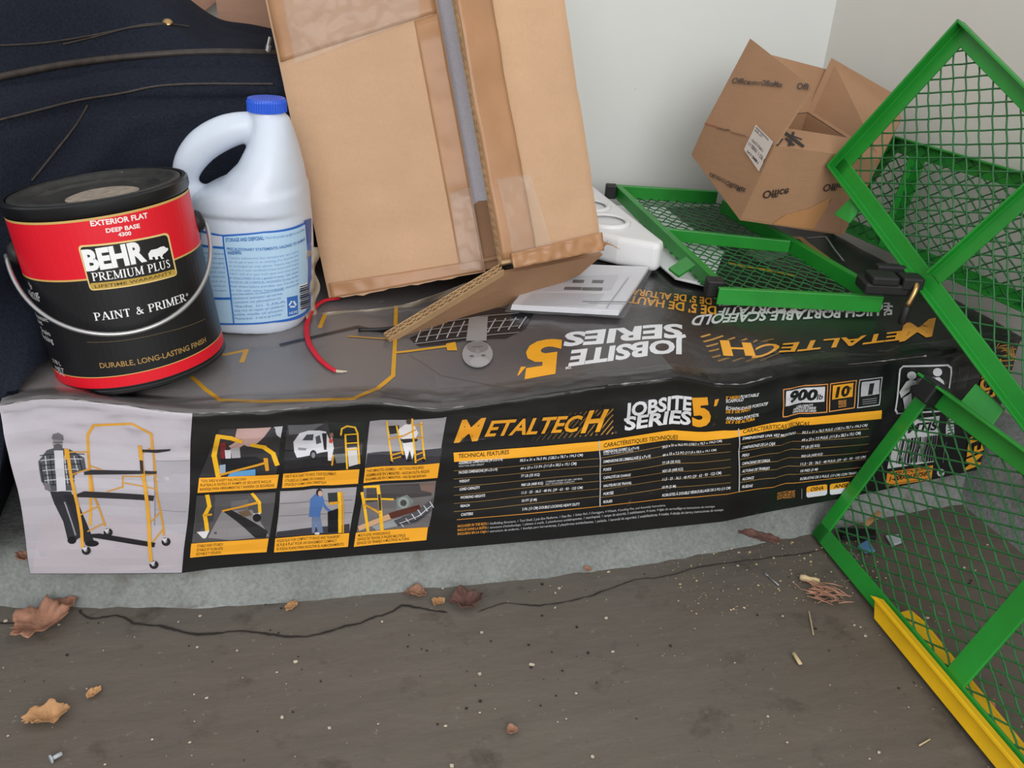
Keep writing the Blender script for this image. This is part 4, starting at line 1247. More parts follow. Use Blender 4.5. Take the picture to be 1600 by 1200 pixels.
K.line([ZC(408, 884), ZC(560, 878), ZC(760, 840), ZC(960, 775)], 0.7, (110, 92, 60))
K.text('DURABLE, LONG-LASTING FINISH', ZC(471, 1005), ZC(966, 882), 8.0, (168, 132, 74), 0.012)
for (t, x, y, x2, y2) in (('High', 118, 612, 152, 632), ('Hiding', 132, 640, 186, 664), ('Mildew', 148, 664, 190, 690), ('film', 152, 700, 172, 720), ('Resistant', 172, 756, 228, 784), ('coat', 180, 780, 202, 798), ('Stain', 196, 822, 238, 850), ('Blocking', 202, 850, 252, 884), ('3.78 L', 250, 968, 288, 990), ('NET', 262, 1000, 304, 1020), ('1 GAL', 268, 1018, 306, 1038)):
    K.text(t, ZC(x, y + 8), ZC(x2, y2 + 6), 4.0, (200, 198, 196), 0.01)
LATER.append(lambda: K.build('can_label', M['ink_flat'], can, 'red and black wraparound label with white lettering'))

# ------------------------------------------------------------------ white bleach jug
jx = unit(np.array([RT[0], RT[1], 0])); jy = np.array([-jx[1], jx[0], 0])        # across and away
jc = np.array([0.2275, 0.187, 0.0]); jc[2] = top_z(0.23, 0.17) + 0.0005


def jl(x, y):      # pixel -> (across, up) in the jug's own upright plane
    p = on_plane(x, y, jc, jy) - jc
    return float(p @ jx), float(p[2])


right = [(420, 524), (462, 520), (481, 508), (486, 480), (487, 430), (486, 385), (484, 345), (480, 310), (474, 270), (465, 230), (457, 200), (451, 182)]
left = [(400, 524), (330, 520), (314, 508), (309, 480), (304, 430), (300, 385), (297, 350), (298, 318), (316, 292), (348, 278), (375, 252), (390, 222), (396, 195), (394, 182)]
Rz = np.array([jl(*p) for p in right]); Lz = np.array([jl(*p) for p in left])
Rz[0, 1] = Lz[0, 1] = 0
ZTOP = Rz[-1, 1]


def jug_half(z):
    xr = np.interp(z, np.maximum.accumulate(Rz[:, 1]), Rz[:, 0]); xl = np.interp(z, np.maximum.accumulate(Lz[:, 1]), Lz[:, 0])
    return (xr + xl) / 2, (xr - xl) / 2


ZS = 0.165


def jug_surf_at(a, z, off=0.0):
    c, h = jug_half(z)
    if z < 0.004: h = max(h, 0.055)
    d = min(0.066, max(h, 0.014)) if z < 0.13 else 0.066 + (h - 0.066) * min(1, (z - 0.13) / 0.09)
    d = max(min(d, 0.068), 0.017)
    e = 2.6 if z < 0.15 else 2.1
    ca_, sa_ = math.cos(a), math.sin(a)
    k = (abs(ca_) ** e + abs(sa_) ** e) ** (-1 / e)
    return jc + jx * (c + (h + off) * k * ca_) - jy * ((d + off) * k * sa_) + np.array([0, 0, z])


zs = np.concatenate([np.linspace(0.0, 0.012, 5), np.linspace(0.018, ZTOP, 46)])
V, F = [], []
NA = 56
for z in zs:
    for k in range(NA): V.append(jug_surf_at(2 * math.pi * k / NA, z))
for i in range(len(zs) - 1):
    for k in range(NA): F.append((i * NA + k, i * NA + (k + 1) % NA, (i + 1) * NA + (k + 1) % NA, (i + 1) * NA + k))
F.append(tuple(range(NA))[::-1]); F.append(tuple((len(zs) - 1) * NA + k for k in range(NA)))
neck_c = jl(418, 182)
nk = lathe([(0, -0.012), (0.0175, -0.012), (0.0175, 0.006), (0.0165, 0.012), (0, 0.012)], jc + jx * neck_c[0] + np.array([0, 0, ZTOP - 0.002]), np.array([0, 0, 1.0]), jx, 40)
hp = [(404, 196), (378, 199), (348, 208), (318, 226), (298, 250), (290, 274), (294, 298), (318, 318)]
hp = spline([jc + jx * a + np.array([0, 0, b]) for a, b in (jl(*p) for p in hp)], 26)
hr = [0.0135 + 0.004 * math.sin(math.pi * min(1, i / 18)) + (0.006 if i > 19 else 0) * (i - 19) / 6 for i in range(26)]
jug = empty('bleach_jug', jc, 'white plastic jug with loop handle and blue cap behind the paint can', 'jug')
jb = obj('jug_body', join((V, F), nk, tube(hp, hr, 20)), M['jug'], jug, smooth=True)
rm = jb.modifiers.new('remesh', 'REMESH'); rm.mode = 'VOXEL'; rm.voxel_size = 0.0022; rm.use_smooth_shade = True
sm = jb.modifiers.new('smooth', 'SMOOTH'); sm.factor = 0.6; sm.iterations = 6
dg = bpy.context.evaluated_depsgraph_get()
me = bpy.data.meshes.new_from_object(jb.evaluated_get(dg)); jb.modifiers.clear(); jb.data = me
me.polygons.foreach_set('use_smooth', [True] * len(me.polygons))
# ribbed cap
cb = jc + jx * neck_c[0] + np.array([0, 0, ZTOP + 0.004])
cap_h = jl(418, 153)[1] - ZTOP - 0.004
V, F = [], []
NR = 96
for (r, h, rib) in ((0.0185, 0, 0), (0.0200, 0.0005, 1), (0.0200, cap_h - 0.003, 1), (0.0186, cap_h, 0), (0.012, cap_h + 0.0004, 0)):
    for k in range(NR):
        a = 2 * math.pi * k / NR
        rr = r - (0.0006 if rib and k % 2 else 0)
        V.append(cb + np.array([0, 0, h]) + rr * (math.cos(a) * jx + math.sin(a) * jy))
for i in range(4):
    for k in range(NR): F.append((i * NR + k, i * NR + (k + 1) % NR, (i + 1) * NR + (k + 1) % NR, (i + 1) * NR + k))
F.append(tuple(range(NR))[::-1]); F.append(tuple(4 * NR + k for k in range(NR)))
obj('screw_cap', (V, F), M['cap_blue'], jug)


def jug_surf(s, t):
    return jug_surf_at(math.pi / 2 - s / 0.066, t, 0.0)


SJ = Surf(jug_surf, (0.0, 0.07), 0.005, 0.008)
J = Art(SJ, eps=0.0010, step=0.00014)
ZJ = lambda x, y: (240 + x * .3584, 130 + y * .3584)
BL = (44, 104, 190); LB = (178, 210, 236)
J.poly([ZJ(212, 640), ZJ(300, 660), ZJ(480, 645), ZJ(640, 612), ZJ(682, 590), ZJ(682, 690), ZJ(680, 980), ZJ(640, 1020), ZJ(520, 1042), ZJ(350, 1052), ZJ(212, 1040)], BL)
J.poly([ZJ(212, 650), ZJ(302, 668), ZJ(312, 668), ZJ(480, 653), ZJ(655, 615), ZJ(668, 800), ZJ(660, 990), ZJ(520, 1034), ZJ(352, 1044), ZJ(212, 1032)], LB)
J.poly([ZJ(212, 655), ZJ(300, 666), ZJ(302, 708), ZJ(212, 700)], (214, 220, 236))
J.line([ZJ(305, 664), ZJ(330, 850), ZJ(352, 1046)], 2.2, BL); J.line([ZJ(212, 706), ZJ(306, 716)], 3.2, BL); J.line([ZJ(212, 930), ZJ(336, 936)], 3.2, BL)
J.poly([ZJ(652, 598), ZJ(682, 588), ZJ(682, 690), ZJ(668, 700)], (30, 84, 160))
J.text('STORAGE AND DISPOSAL:', ZJ(316, 690), ZJ(482, 680), 5.6, (70, 120, 180), 0.03)
J.text('Store this product upright in a cool, dry area', ZJ(488, 678), ZJ(652, 640), 4.2, (96, 140, 190), 0.0)
J.text('PRECAUTIONARY STATEMENTS: HAZARD TO HUMANS', ZJ(322, 726), ZJ(655, 682), 4.2, (70, 120, 180), 0.02)
J.text('WARNING:', ZJ(326, 746), ZJ(386, 742), 5.4, (70, 120, 180), 0.03)
lines = ['Causes substantial but temporary eye injury', 'do not get in eyes or on clothing. For sensitive skin', 'or prolonged use wear gloves. Vapors may irritate', 'use only in well ventilated areas and avoid mixing', 'FIRST AID: If in eyes hold open and rinse slowly', 'IF SWALLOWED: Drink a glassful of water. Call a doctor',
         'PHYSICAL OR CHEMICAL HAZARDS: Strong oxidizer', 'flush drains before and after use. Do not use', 'or mix with other household chemicals', 'such as toilet cleaners, rust removers or ammonia', 'Questions or comments? call toll free', 'Contains no phosphorus', 'Made in USA', 'Keep out of reach of children', 'Bottle made of plastic', 'Please recycle']
for i, t in enumerate(lines):
    y = 764 + i * 17.5; x0 = 330 + i * 1.2; w_ = 0.9 if i < 9 else 0.72 - 0.02 * (i % 4)
    x1 = x0 + (660 - x0) * w_
    J.text(t, ZJ(x0, y), ZJ(x1, y - 0.1 * (x1 - x0)), 3.4, (110, 152, 200), 0.0)
for i in range(9): J.text(('to clean and deodorize', 'pour into wash water', 'rinse thoroughly', 'let stand', 'sinks and tubs', 'floors and tile', 'wipe and dry', 'plastic surfaces', 'repeat as needed')[i], ZJ(215, 740 + i * 20), ZJ(310 + i, 746 + i * 20), 3.2, (110, 152, 200), 0.0)
J.poly([ZJ(628, 878), ZJ(664, 866), ZJ(672, 975), ZJ(632, 990)], (226, 230, 236))
for k in range(11): J.line([ZJ(632, 886 + k * 9.4), ZJ(666, 875 + k * 9.4)], 1.2 + (k % 3) * .5, (40, 50, 70))
J.poly([ZJ(578, 932), ZJ(624, 922), ZJ(626, 1004), ZJ(582, 1016)], (60, 112, 186))
for k in range(3):
    a0 = math.radians(90 + 120 * k)
    c0 = np.array(ZJ(602, 962)); r = 4.8
    J.line([c0 + r * np.array([math.cos(a0 + .35), -math.sin(a0 + .35)]), c0 + r * np.array([math.cos(a0 + 1.75), -math.sin(a0 + 1.75)])], 2.4, (206, 222, 240))
J.text('HDPE', ZJ(588, 1006), ZJ(622, 998), 3.4, (206, 222, 240), 0.02)
LATER.append(lambda: J.build('jug_label', M['ink_flat'], jug, 'pale blue back label with small print'))

# ------------------------------------------------------------------ tall cardboard box
tO = np.array([0.3106, 0.1999, 0.2455]); tu = unit(np.array([0.9648, -0.1599, 0.209])); tv = np.array([-0.1484, 0.3255, 0.9338])
tv = unit(tv - tu * (tu @ tv)); tn = -np.cross(tu, tv)
if tn @ (CAM - tO) < 0: tn = -tn             # towards the camera
TW, THT, TD = 0.3247, 0.44, 0.17
TP = lambda u, v, n=0.0: tO + tu * u + tv * v + tn * n
tallbox = empty('tall_carton', tO, 'tall tan cardboard box leaning back on the carton, front split open over foam', 'cardboard box')
TH = 0.004


PHI = math.radians(20)
tw = math.cos(PHI) * tu - math.sin(PHI) * tn; tnr = math.cos(PHI) * tn + math.sin(PHI) * tu


def TPR(u, v, n=0.0):      # the right-hand flap swings out about its right edge
    return TP(TW, v, 0.0) - tw * ((TW - u) / math.cos(PHI)) + tnr * n


def tplate(name, u0, u1, v0, v1, n0, m, th=TH, wob=0.0, parent=tallbox, label=None, jag=0.0, TP=TP):
    us_ = np.linspace(u0, u1, 24); vs_ = np.linspace(v0, v1, 40)
    def fn(u, v):
        e = min(u - u0, u1 - u, v - v0) / 0.05
        w = wob * (0.006 * fbm(u * 1.0, v, n0, 9) + 0.0025 * fbm(u * 0.4, v, n0 + 2, 40))
        r = 0.003 * max(0, 1 - max(u - u0, 0) / 0.008) ** 2 + 0.003 * max(0, 1 - max(u1 - u, 0) / 0.008) ** 2
        jv = jag * 0.004 * fbm(u, 0, 0.5, 60) * max(0, 1 - (v - v0) / 0.01)
        return TP(u, v + jv, n0 + w - r * wob)
    o = obj(name, sheet(fn, us_, vs_, th), m, parent, smooth=True)
    o.modifiers.new('edges', 'EDGE_SPLIT').split_angle = math.radians(35)
    if label: o['label'] = label
    return o


lp = tplate('front_flap', 0.0, 0.1855, 0.0, THT, 0.0, M['card_box'], 0.004, 1.0, jag=1.0)
rp_ = tplate('front_flap', 0.2210, TW, 0.010, THT, 0.003, M['card_box'], 0.0065, 0.8, jag=1.0, TP=TPR)
# sides, back and floor of the box
obj('side_panel', prism([TP(0.002, 0.004, -0.005), TP(0.006, 0.004, -0.005), TP(0.006, THT, -0.005), TP(0.002, THT, -0.005)], -tn * TD), M['card_box'], tallbox)
obj('side_panel', prism([TP(TW - 0.006, 0.012, -0.004), TP(TW - 0.002, 0.012, -0.004), TP(TW - 0.002, THT, -0.004), TP(TW - 0.006, THT, -0.004)], -tn * TD), M['card_box'], tallbox)
obj('back_panel', prism([TP(0.002, 0.004, -TD - 0.006), TP(TW - 0.002, 0.012, -TD - 0.006), TP(TW - 0.002, THT, -TD - 0.006), TP(0.002, THT, -TD - 0.006)], -tn * 0.004), M['card_dark'], tallbox)
obj('bottom_panel', prism([TP(0.007, 0.006, -0.006), TP(TW - 0.007, 0.016, -0.006), TP(TW - 0.007, 0.016, -TD), TP(0.007, 0.006, -TD)], tv * 0.004), M['card_dark'], tallbox)


def flute_edge(name, a, b, inward, nrm, th, depth=0.010, period=0.0072, rows=2):
    """open corrugated edge from a to b: liners and two rows of zigzag flutes running inward"""
    L_ = np.linalg.norm(b - a); d = (b - a) / L_
    parts = []
    for r in range(rows + 1):
        p = a - nrm * (th * r / rows - 0.0003)
        parts.append(slab(p, p + d * L_, inward, depth, -nrm, 0.0007))
    nseg = int(L_ / period) * 2
    for r in range(rows):
        V, F = [], []
        for i in range(nseg + 1):
            k = th * (r + (0.12 if i % 2 else 0.88)) / rows
            j = 0.0006 * math.sin(i * 1.7 + r)
            p = a + d * (L_ * i / nseg + j) - nrm * k
            V += [p - inward * 0.0006, p + inward * depth, p + inward * depth - nrm * 0.0006, p - inward * 0.0006 - nrm * 0.0006]
        for i in range(nseg):
            for e in range(4): F.append((i * 4 + e, i * 4 + (e + 1) % 4, i * 4 + 4 + (e + 1) % 4, i * 4 + 4 + e))
        parts.append((V, F))
    return parts


obj('corrugated_edge', join(*flute_edge('e', TPR(0.2030, 0.008, 0.0045), TPR(0.2030, THT, 0.0045), tw, tnr, 0.0095, 0.018, 0.0095)), M['flute'], rp_, fix=False)
# the inner edge and dark inner flap seen through the split
obj('inner_flap', prism([TP(0.150, 0.0, -0.012), TP(0.222, 0.004, -0.012), TP(0.214, 0.080, -0.022), TP(0.192, 0.082, -0.022), TP(0.150, 0.06, -0.02)], -tn * 0.003), M['card_dark'], tallbox)
# the bottom flap that hangs forward to the carton; its corrugated rim faces the camera
fa = TPR(0.2045, 0.002, 0.002); fb = TP(TW, 0.006, 0.001)
fd = at(606, 529, Z=top_z(0.365, 0.09) + 0.0062); fe = at(700, 516, Z=top_z(0.43, 0.10) + 0.002); ff_ = at(905, 430, Z=0.258)
flapn = unit(np.cross(fd - fa, ff_ - fa)); flapn = flapn if flapn @ (CAM - fa) > 0 else -flapn
fp = [fa, fd, fe, ff_, fb]
fp = [fa, fd, on_plane(640, 527, fa, flapn), on_plane(760, 492, fa, flapn), ff_, on_plane(942, 398, fa, flapn)]
print('flap', fp)
inn0 = unit(np.cross(flapn, fp[1] - fp[0])); inn0 = inn0 if inn0 @ (ff_ - fp[0]) > 0 else -inn0
bfl = obj('bottom_flap', prism([fp[0] + inn0 * .010, fp[1] + inn0 * .010 + (fp[2] - fp[1]) * .0] + fp[2:], -flapn * 0.0055), M['card_dark'], tallbox)
inn = unit(np.cross(flapn, fp[1] - fp[0])); inn = inn if inn @ (ff_ - fp[0]) > 0 else -inn
obj('corrugated_edge', join(*flute_edge('e', fp[0] - inn * 0.001 + flapn * 0.001, fp[1] - inn * 0.001 + flapn * 0.001, inn, flapn, 0.0085, 0.012, 0.0095)), M['flute'], bfl, fix=False)


def overlay(name, quad, m, parent, lift=0.0006, nu=14, nv=14, amp=0.0004, th=0.0003, sc=60):
    """tape laid over a face: quad in (u, v) of the tall box, n is found from the plate's own wobble"""
    q = [np.array(p, float) for p in quad]
    def fn(a, b):
        p = (q[0] * (1 - a) + q[1] * a) * (1 - b) + (q[3] * (1 - a) + q[2] * a) * b
        u, v = p[:2]; n0 = 0.0 if u < 0.197 else 0.003
        wob = 1.0 if u < 0.197 else 0.8
        w = wob * (0.006 * fbm(u, v, n0, 9) + 0.0025 * fbm(u * 0.4, v, n0 + 2, 40))
        return (TP if u < 0.197 else TPR)(u, v, n0 + w + lift + amp * (1 + fbm(u, v, 9, sc)))
    return obj(name, sheet(fn, np.linspace(0, 1, nu), np.linspace(0, 1, nv), -th), m, parent, smooth=True)


overlay('packing_tape', [(0.003, 0.268), (0.1835, 0.291), (0.1835, 0.42), (0.003, 0.42)], M['tape'], lp, 0.0006, 26, 26)
overlay('packing_tape', [(0.157, 0.004), (0.1845, 0.004), (0.1845, 0.29), (0.157, 0.286)], M['tape'], lp, 0.0004, 10, 40)
overlay('packing_tape', [(0.2034, 0.012), (0.243, 0.012), (0.2400, 0.43), (0.2034, 0.43)], M['tape'], rp_, 0.0034, 10, 46)
overlay('clear_tape', [(0.156, 0.006), (0.1855, 0.002), (0.1862, 0.098), (0.160, 0.096)], M['film'], lp, 0.0014, 14, 30, 0.0018, 0.0001, 120)
overlay('clear_tape', [(0.018, 0.262), (0.165, 0.288), (0.170, 0.34), (0.02, 0.335)], M['film'], lp, 0.0018, 40, 24, 0.0026, 0.0001, 90)
overlay('clear_tape', [(0.215, 0.018), (0.262, 0.016), (0.250, 0.10), (0.2125, 0.10)], M['film'], rp_, 0.0040, 14, 24, 0.0012, 0.0001, 90)
overlay('packing_tape', [(0.004, 0.002), (0.184, 0.002), (0.184, 0.015), (0.004, 0.019)], M['tape'], lp, 0.0008, 40, 8, 0.0012, 0.0003, 80)
# crumpled tape along the right flap's bottom
overlay('crushed_tape', [(0.213, 0.001), (TW - 0.002, 0.001), (TW - 0.001, 0.022), (0.213, 0.018)], M['tape'], rp_, 0.0038, 40, 8, 0.003, 0.0003, 110)
tip = TP(TW, 0.008, 0.004)
for k in range(5):
    e = tip + tu * (0.008 + 0.003 * k) + tv * (0.004 - 0.0035 * k) + tn * (0.002 * (k % 3))
    obj('torn_tape_shred', tube(spline([tip - tu * 0.01, tip + tv * 0.002 * (k - 2), e], 6), [0.0022, 0.002, 0.0017, 0.0014, 0.0010, 0.0005], 5, flat=0.35), M['tape'], tallbox)
# strips of clear tape hanging under the left flap
for (a, b, c_, d_, mm) in (((508, 488), (628, 476), (742, 437), 15, 'film_dusty'), ((622, 486), (690, 474), (772, 430), 10, 'film'), ((470, 492), (530, 486), (600, 470), 9, 'film_dusty')):
    n_ = 18
    pts = spline([at(*a, Y=0.165), at(*b, Y=0.178), at(*c_, Y=0.205)], n_)
    def strip(s, t, pts=pts, d_=d_):
        i = min(int(s * (n_ - 1)), n_ - 2); f = s * (n_ - 1) - i
        p = pts[i] * (1 - f) + pts[i + 1] * f
        return p + np.array([0, 0.006 * t, -0.0009 * d_ * t * (1 - 0.3 * s)]) + np.array([0, -0.002, 0.001]) * math.sin(s * 21 + t * 3)
    obj('hanging_tape', sheet(strip, np.linspace(0, 1, 40), np.linspace(0, 1, 6), 0.0001), M[mm], tallbox, smooth=True)
foam = obj('foam_sheet', prism([TP(0.012, 0.078, -0.024), TP(TW - 0.012, 0.078, -0.024), TP(TW - 0.012, THT - 0.004, -0.024), TP(0.012, THT - 0.004, -0.024)], -tn * 0.03), M['foam'], origin=TP(0.15, 0.08, -0.03))
tag(foam, 'pale grey-white foam sheet showing through the split front of the tall box', 'foam')
# clear bag film beside the jug
def film(s, t):
    p = at(474 + 22 * s, 385 + 112 * t, Y=0.150 + 0.03 * s)
    return p + np.array([0.003 * math.sin(t * 14), -0.006 * math.sin(s * 9 + t * 7) * 0.6, 0])
tag(obj('plastic_film', sheet(film, np.linspace(0, 1, 10), np.linspace(0, 1, 26), 0.0002), M['film_dusty'], smooth=True, origin=at(485, 440, Y=0.16)), 'crinkled clear film between the white jug and tall box', 'film')

# ------------------------------------------------------------------ small open cardboard box in the corner
ob = {'B1': at(1156, 344, Y=.270), 'B2': at(1318, 368, Y=.285), 'B0': at(1080, 242, Y=.440), 'A1': at(1210, 228, Y=.258), 'A2': at(1376, 250, Y=.275), 'A0': at(1102, 192, Y=.430), 'A3': at(1262, 176, Y=.445)}
ob['B3'] = ob['B2'] + ob['B0'] - ob['B1']
oc = sum(ob.values()) / 8
office = empty('small_open_carton', ob['B1'], 'small brown cardboard box with open flaps tipped on the flat mesh panel', 'cardboard box')


def card(name, pts, inside, th=0.0035, m=None, parent=office, sag=0.0):
    """a cardboard panel: outer face through pts, thickness towards 'inside'"""
    P = [np.asarray(p, float) for p in pts]
    n = unit(np.cross(P[1] - P[0], P[2] - P[0]))
    if n @ (np.asarray(inside) - P[0]) < 0: n = -n
    if len(P) == 4:
        def fn(a, b):
            p = (P[0] * (1 - a) + P[1] * a) * (1 - b) + (P[3] * (1 - a) + P[2] * a) * b
            return p + n * (0.0004 * fbm(p[0], p[1], p[2], 14) * math.sin(math.pi * a) ** .5 * math.sin(math.pi * b) ** .5)
        c = np.cross(fn(.6, .5) - fn(.5, .5), fn(.5, .6) - fn(.5, .5))
        o = obj(name, sheet(fn, np.linspace(1e-3, 1 - 1e-3, 14), np.linspace(1e-3, 1 - 1e-3, 12), th if c @ n < 0 else -th), m or M['card_office'], parent, smooth=True)
        o.modifiers.new('edges', 'EDGE_SPLIT').split_angle = math.radians(35)
        return o
    return obj(name, prism(P, n * th), m or M['card_office'], parent)


card('side_panel', [ob['A0'], ob['A1'], ob['B1'], ob['B0']], oc)
card('front_panel', [ob['A1'], ob['A2'], ob['B2'], ob['B1']], oc, sag=0.004)
card('side_panel', [ob['A2'], ob['A3'], ob['B3'], ob['B2']], oc)
card('back_panel', [ob['A3'], ob['A0'], ob['B0'], ob['B3']], oc)
card('bottom_panel', [ob['B0'], ob['B1'], ob['B2'], ob['B3']], oc)
lf0, lf1 = at(1172, 60, Y=.435), at(1269, 136, Y=.262)
card('flap', [ob['A0'], ob['A1'], lf1, lf0], oc)
f0, f1 = at(1228, 200, Y=.285), at(1338, 217, Y=.300)
card('flap', [ob['A1'], ob['A2'], f1, f0], oc)
b0, b1 = at(1200, 86, Y=.475), at(1316, 116, Y=.470)
card('flap', [ob['A0'], ob['A3'], b1, b0], oc)
r0, r1, r2 = at(1300, 92, Y=.465), at(1394, 146, Y=.365), at(1409, 186, Y=.335)
card('flap', [ob['A3'], r0, r1, r2, ob['A2']], oc)


def quad_surf(a, b, c, d):
    """a..b along s, a..d along t, in metres"""
    ls, lt = np.linalg.norm(b - a), np.linalg.norm(d - a)
    def fn(s, t):
        u, v = s / ls, t / lt
        p = (a * (1 - u) + b * u) * (1 - v) + (d * (1 - u) + c * u) * v
        n = unit(np.cross(b - a, d - a)); n = n if n @ (CAM - a) > 0 else -n
        return p + n * (0.0016)
    return Surf(fn, (ls / 2, lt / 2), 0, 0)


ZO = lambda x, y: (1060 + x * .3, 20 + y * .3)
INKO = (58, 48, 46)
def office_name(S, nm, p0, p1, h, parts=(('Office', 0, .36), ('DEPOT', .37, .575), ('OfficeMax', .585, 1.0))):
    a_ = Art(S, eps=0.0003)
    for t, f0_, f1_ in parts:
        q = lambda f: (p0[0] + (p1[0] - p0[0]) * f, p0[1] + (p1[1] - p0[1]) * f)
        a_.text(t, q(f0_), q(f1_), h * (0.62 if t == 'DEPOT' else 1.0), INKO, 0.015, 0.08)
    LATER.append(lambda: a_.build('printed_name', M['ink_flat'], office))
    return a_


S1 = quad_surf(ob['A0'], ob['A1'], lf1, lf0)
office_name(S1, '', ZO(276, 366), ZO(540, 388), 8.5)
a_ = office_name(S1, '', ZO(616, 396), ZO(676, 402), 9.5, (('Offi', 0, 1),))
S2 = quad_surf(ob['A0'], ob['A1'], ob['B1'], ob['B0'])
office_name(S2, '', ZO(166, 832), ZO(354, 916), 7.8, (('ce', 0, .14), ('DEPOT', .16, .46), ('OfficeMax', .47, 1.0)))
a2 = Art(S2, eps=0.0003)
a2.text('Recycle, Please', ZO(204, 596), ZO(270, 608), 3.6, INKO, 0.01); a2.line([ZO(138, 576), ZO(200, 592)], 1.0, (176, 92, 70)); a2.line([ZO(275, 622), ZO(350, 640)], 0.8, (140, 100, 76))
a2.poly([ZO(405, 582), ZO(495, 672), ZO(420, 828), ZO(342, 712)], (214, 204, 196))
for (t, x, y, x2, y2, h_) in (('SHIP TO', 402, 606, 440, 640, 3.2), ('OFFICE SUPPLY', 386, 656, 446, 716, 3.4), ('11-28501 1 OF 1', 372, 672, 452, 762, 4.6), ('PO 2081', 364, 716, 420, 778, 3.2), ('2 PER', 388, 742, 412, 768, 3.2)):
    a2.text(t, ZO(x, y), ZO(x2, y2), h_, (70, 64, 66), 0.02)
for k in range(4): a2.line([ZO(408 - k * 3, 596 + k * 2), ZO(470, 660 + k * 4)], 0.6, (150, 140, 136)) if k < 2 else None
LATER.append(lambda: a2.build('shipping_label', M['ink_flat'], office, 'white paper shipping label and small print'))
S3 = quad_surf(ob['A1'], ob['A2'], ob['B2'], ob['B1'])
office_name(S3, '', ZO(446, 928), ZO(578, 914), 11.5, (('Office', 0, 1),)); office_name(S3, '', ZO(760, 895), ZO(966, 872), 10.5, (('OfficeMax', 0, 1),))
a3 = Art(S3, eps=0.0004)
a3.poly([ZO(490, 1100), ZO(560, 1050), ZO(680, 1020), ZO(790, 962), ZO(770, 1040), ZO(705, 1128)], (190, 138, 92)); a3.poly([ZO(700, 1128), ZO(800, 970), ZO(850, 1000), ZO(838, 1150)], (172, 130, 104))
LATER.append(lambda: a3.build('tape_patch', M['ink_flat'], office, 'shiny tan tape patch'))
S4 = quad_surf(ob['A1'], ob['A2'], f1, f0)
a4 = Art(S4, eps=0.0004)
for (p, q, w_) in (((555, 625), (648, 695), 4.0), ((598, 625), (578, 690), 3.6), ((560, 655), (600, 690), 3.0), ((515, 690), (540, 660), 3), ((585, 640), (640, 660), 2)): a4.line([ZO(*p), ZO(*q)], w_, (44, 40, 42))
LATER.append(lambda: a4.build('marker_scrawl', M['ink_flat'], office))

# ------------------------------------------------------------------ green mesh panels
def clip_line(p, d, poly):
    """part of the line p + t d inside a convex 2D polygon"""
    lo, hi = -1e9, 1e9
    c = sum(poly) / len(poly)
    for a, b in zip(poly, poly[1:] + poly[:1]):
        n = np.array([-(b - a)[1], (b - a)[0]])
        if n @ (c - a) < 0: n = -n
        den, num = n @ d, n @ (a - p)
        if abs(den) < 1e-12:
            if num > 0: return None
            continue
        t = num / den
        if den > 0: lo = max(lo, t)
        else: hi = min(hi, t)
    return (lo, hi) if hi - lo > 0.004 else None


class Panel:
    """flat frame of angle iron with diagonal wire mesh; (u, v) metres in its plane, n towards the viewer side"""
    def __init__(self, name, o, u, v, label, group='green wire mesh panels'):
        self.o = np.asarray(o, float); self.u = unit(u); v = np.asarray(v, float)
        self.v = unit(v - self.u * (v @ self.u)); self.n = unit(np.cross(self.u, self.v))
        if self.n @ (CAM - self.o) < 0: self.n = -self.n
        self.root = empty(name, self.o, label, 'mesh panel', group)

    def P(self, u, v, n=0.0): return self.o + self.u * u + self.v * v + self.n * n

    def uv(self, x, y):
        p = on_plane(x, y, self.o, self.n) - self.o
        return np.array([p @ self.u, p @ self.v])

    def bar(self, a, b, inward, w=0.020, h=0.020, th=0.003, up=1, name='frame_bar', m='green'):
        """angle iron from a to b (2D), flat leg towards 'inward' in the plane, upright leg towards up * n"""
        a, b = np.array(a, float), np.array(b, float)
        d = unit(b - a); q = np.array([-d[1], d[0]])
        if q @ np.asarray(inward, float) < 0: q = -q
        A3 = self.u * q[0] + self.v * q[1]; N3 = self.n * up
        prof = [(0, 0), (w, 0), (w, th), (th, th), (th, h), (0, h)]
        base = self.P(a[0], a[1])
        D3 = self.u * (b - a)[0] + self.v * (b - a)[1]
        poly = [base + A3 * p + N3 * r for p, r in prof]
        o_ = obj(name, prism(poly, D3), M[m], self.root)
        bevel_obj(o_, 0.0008, 2)
        return o_

    def wires(self, poly, ang=(45, 135), pitch=0.0125, r=0.0011, off=0.0):
        poly = [np.asarray(p, float) for p in poly]
        c = sum(poly) / len(poly)
        parts = []
        for fam in (0, 1):
            a = math.radians(ang[fam])
            d = np.array([math.cos(a), math.sin(a)]); q = np.array([-d[1], d[0]])
            ext = max(abs((p - c) @ q) for p in poly)
            k = -int(ext / pitch) - 1
            while k * pitch <= ext:
                p0 = c + q * (k * pitch + pitch * 0.35)
                cl = clip_line(p0, d, poly)
                if cl:
                    # woven: each wire passes over and under the crossing ones
                    i0 = int(math.ceil((cl[0]) / pitch)); i1 = int(math.floor(cl[1] / pitch))
                    tt = [cl[0]] + [i * pitch for i in range(i0, i1 + 1)] + [cl[1]]
                    pts = []
                    for i, t in enumerate(tt):
                        z = 0.0009 * (1 if (int(round(t / pitch)) + k + fam) % 2 else -1) if 0 < i < len(tt) - 1 else 0
                        w = p0 + d * t
                        w = w + q * 0.0008 * fbm(w[0], w[1], fam, 22)
                        pts.append(self.P(w[0], w[1], off + z))
                    if np.linalg.norm(pts[0] - pts[1]) < 1e-5: pts = pts[1:]
                    if len(pts) > 2 and np.linalg.norm(pts[-1] - pts[-2]) < 1e-5: pts = pts[:-1]
                    if len(pts) > 1: parts.append(tube(pts, r, 5))
                k += 1
        o_ = obj('wire_mesh', join(*parts), M['green_wire'], self.root, smooth=True, fix=False)
        o_['kind'] = 'stuff'
        return o_


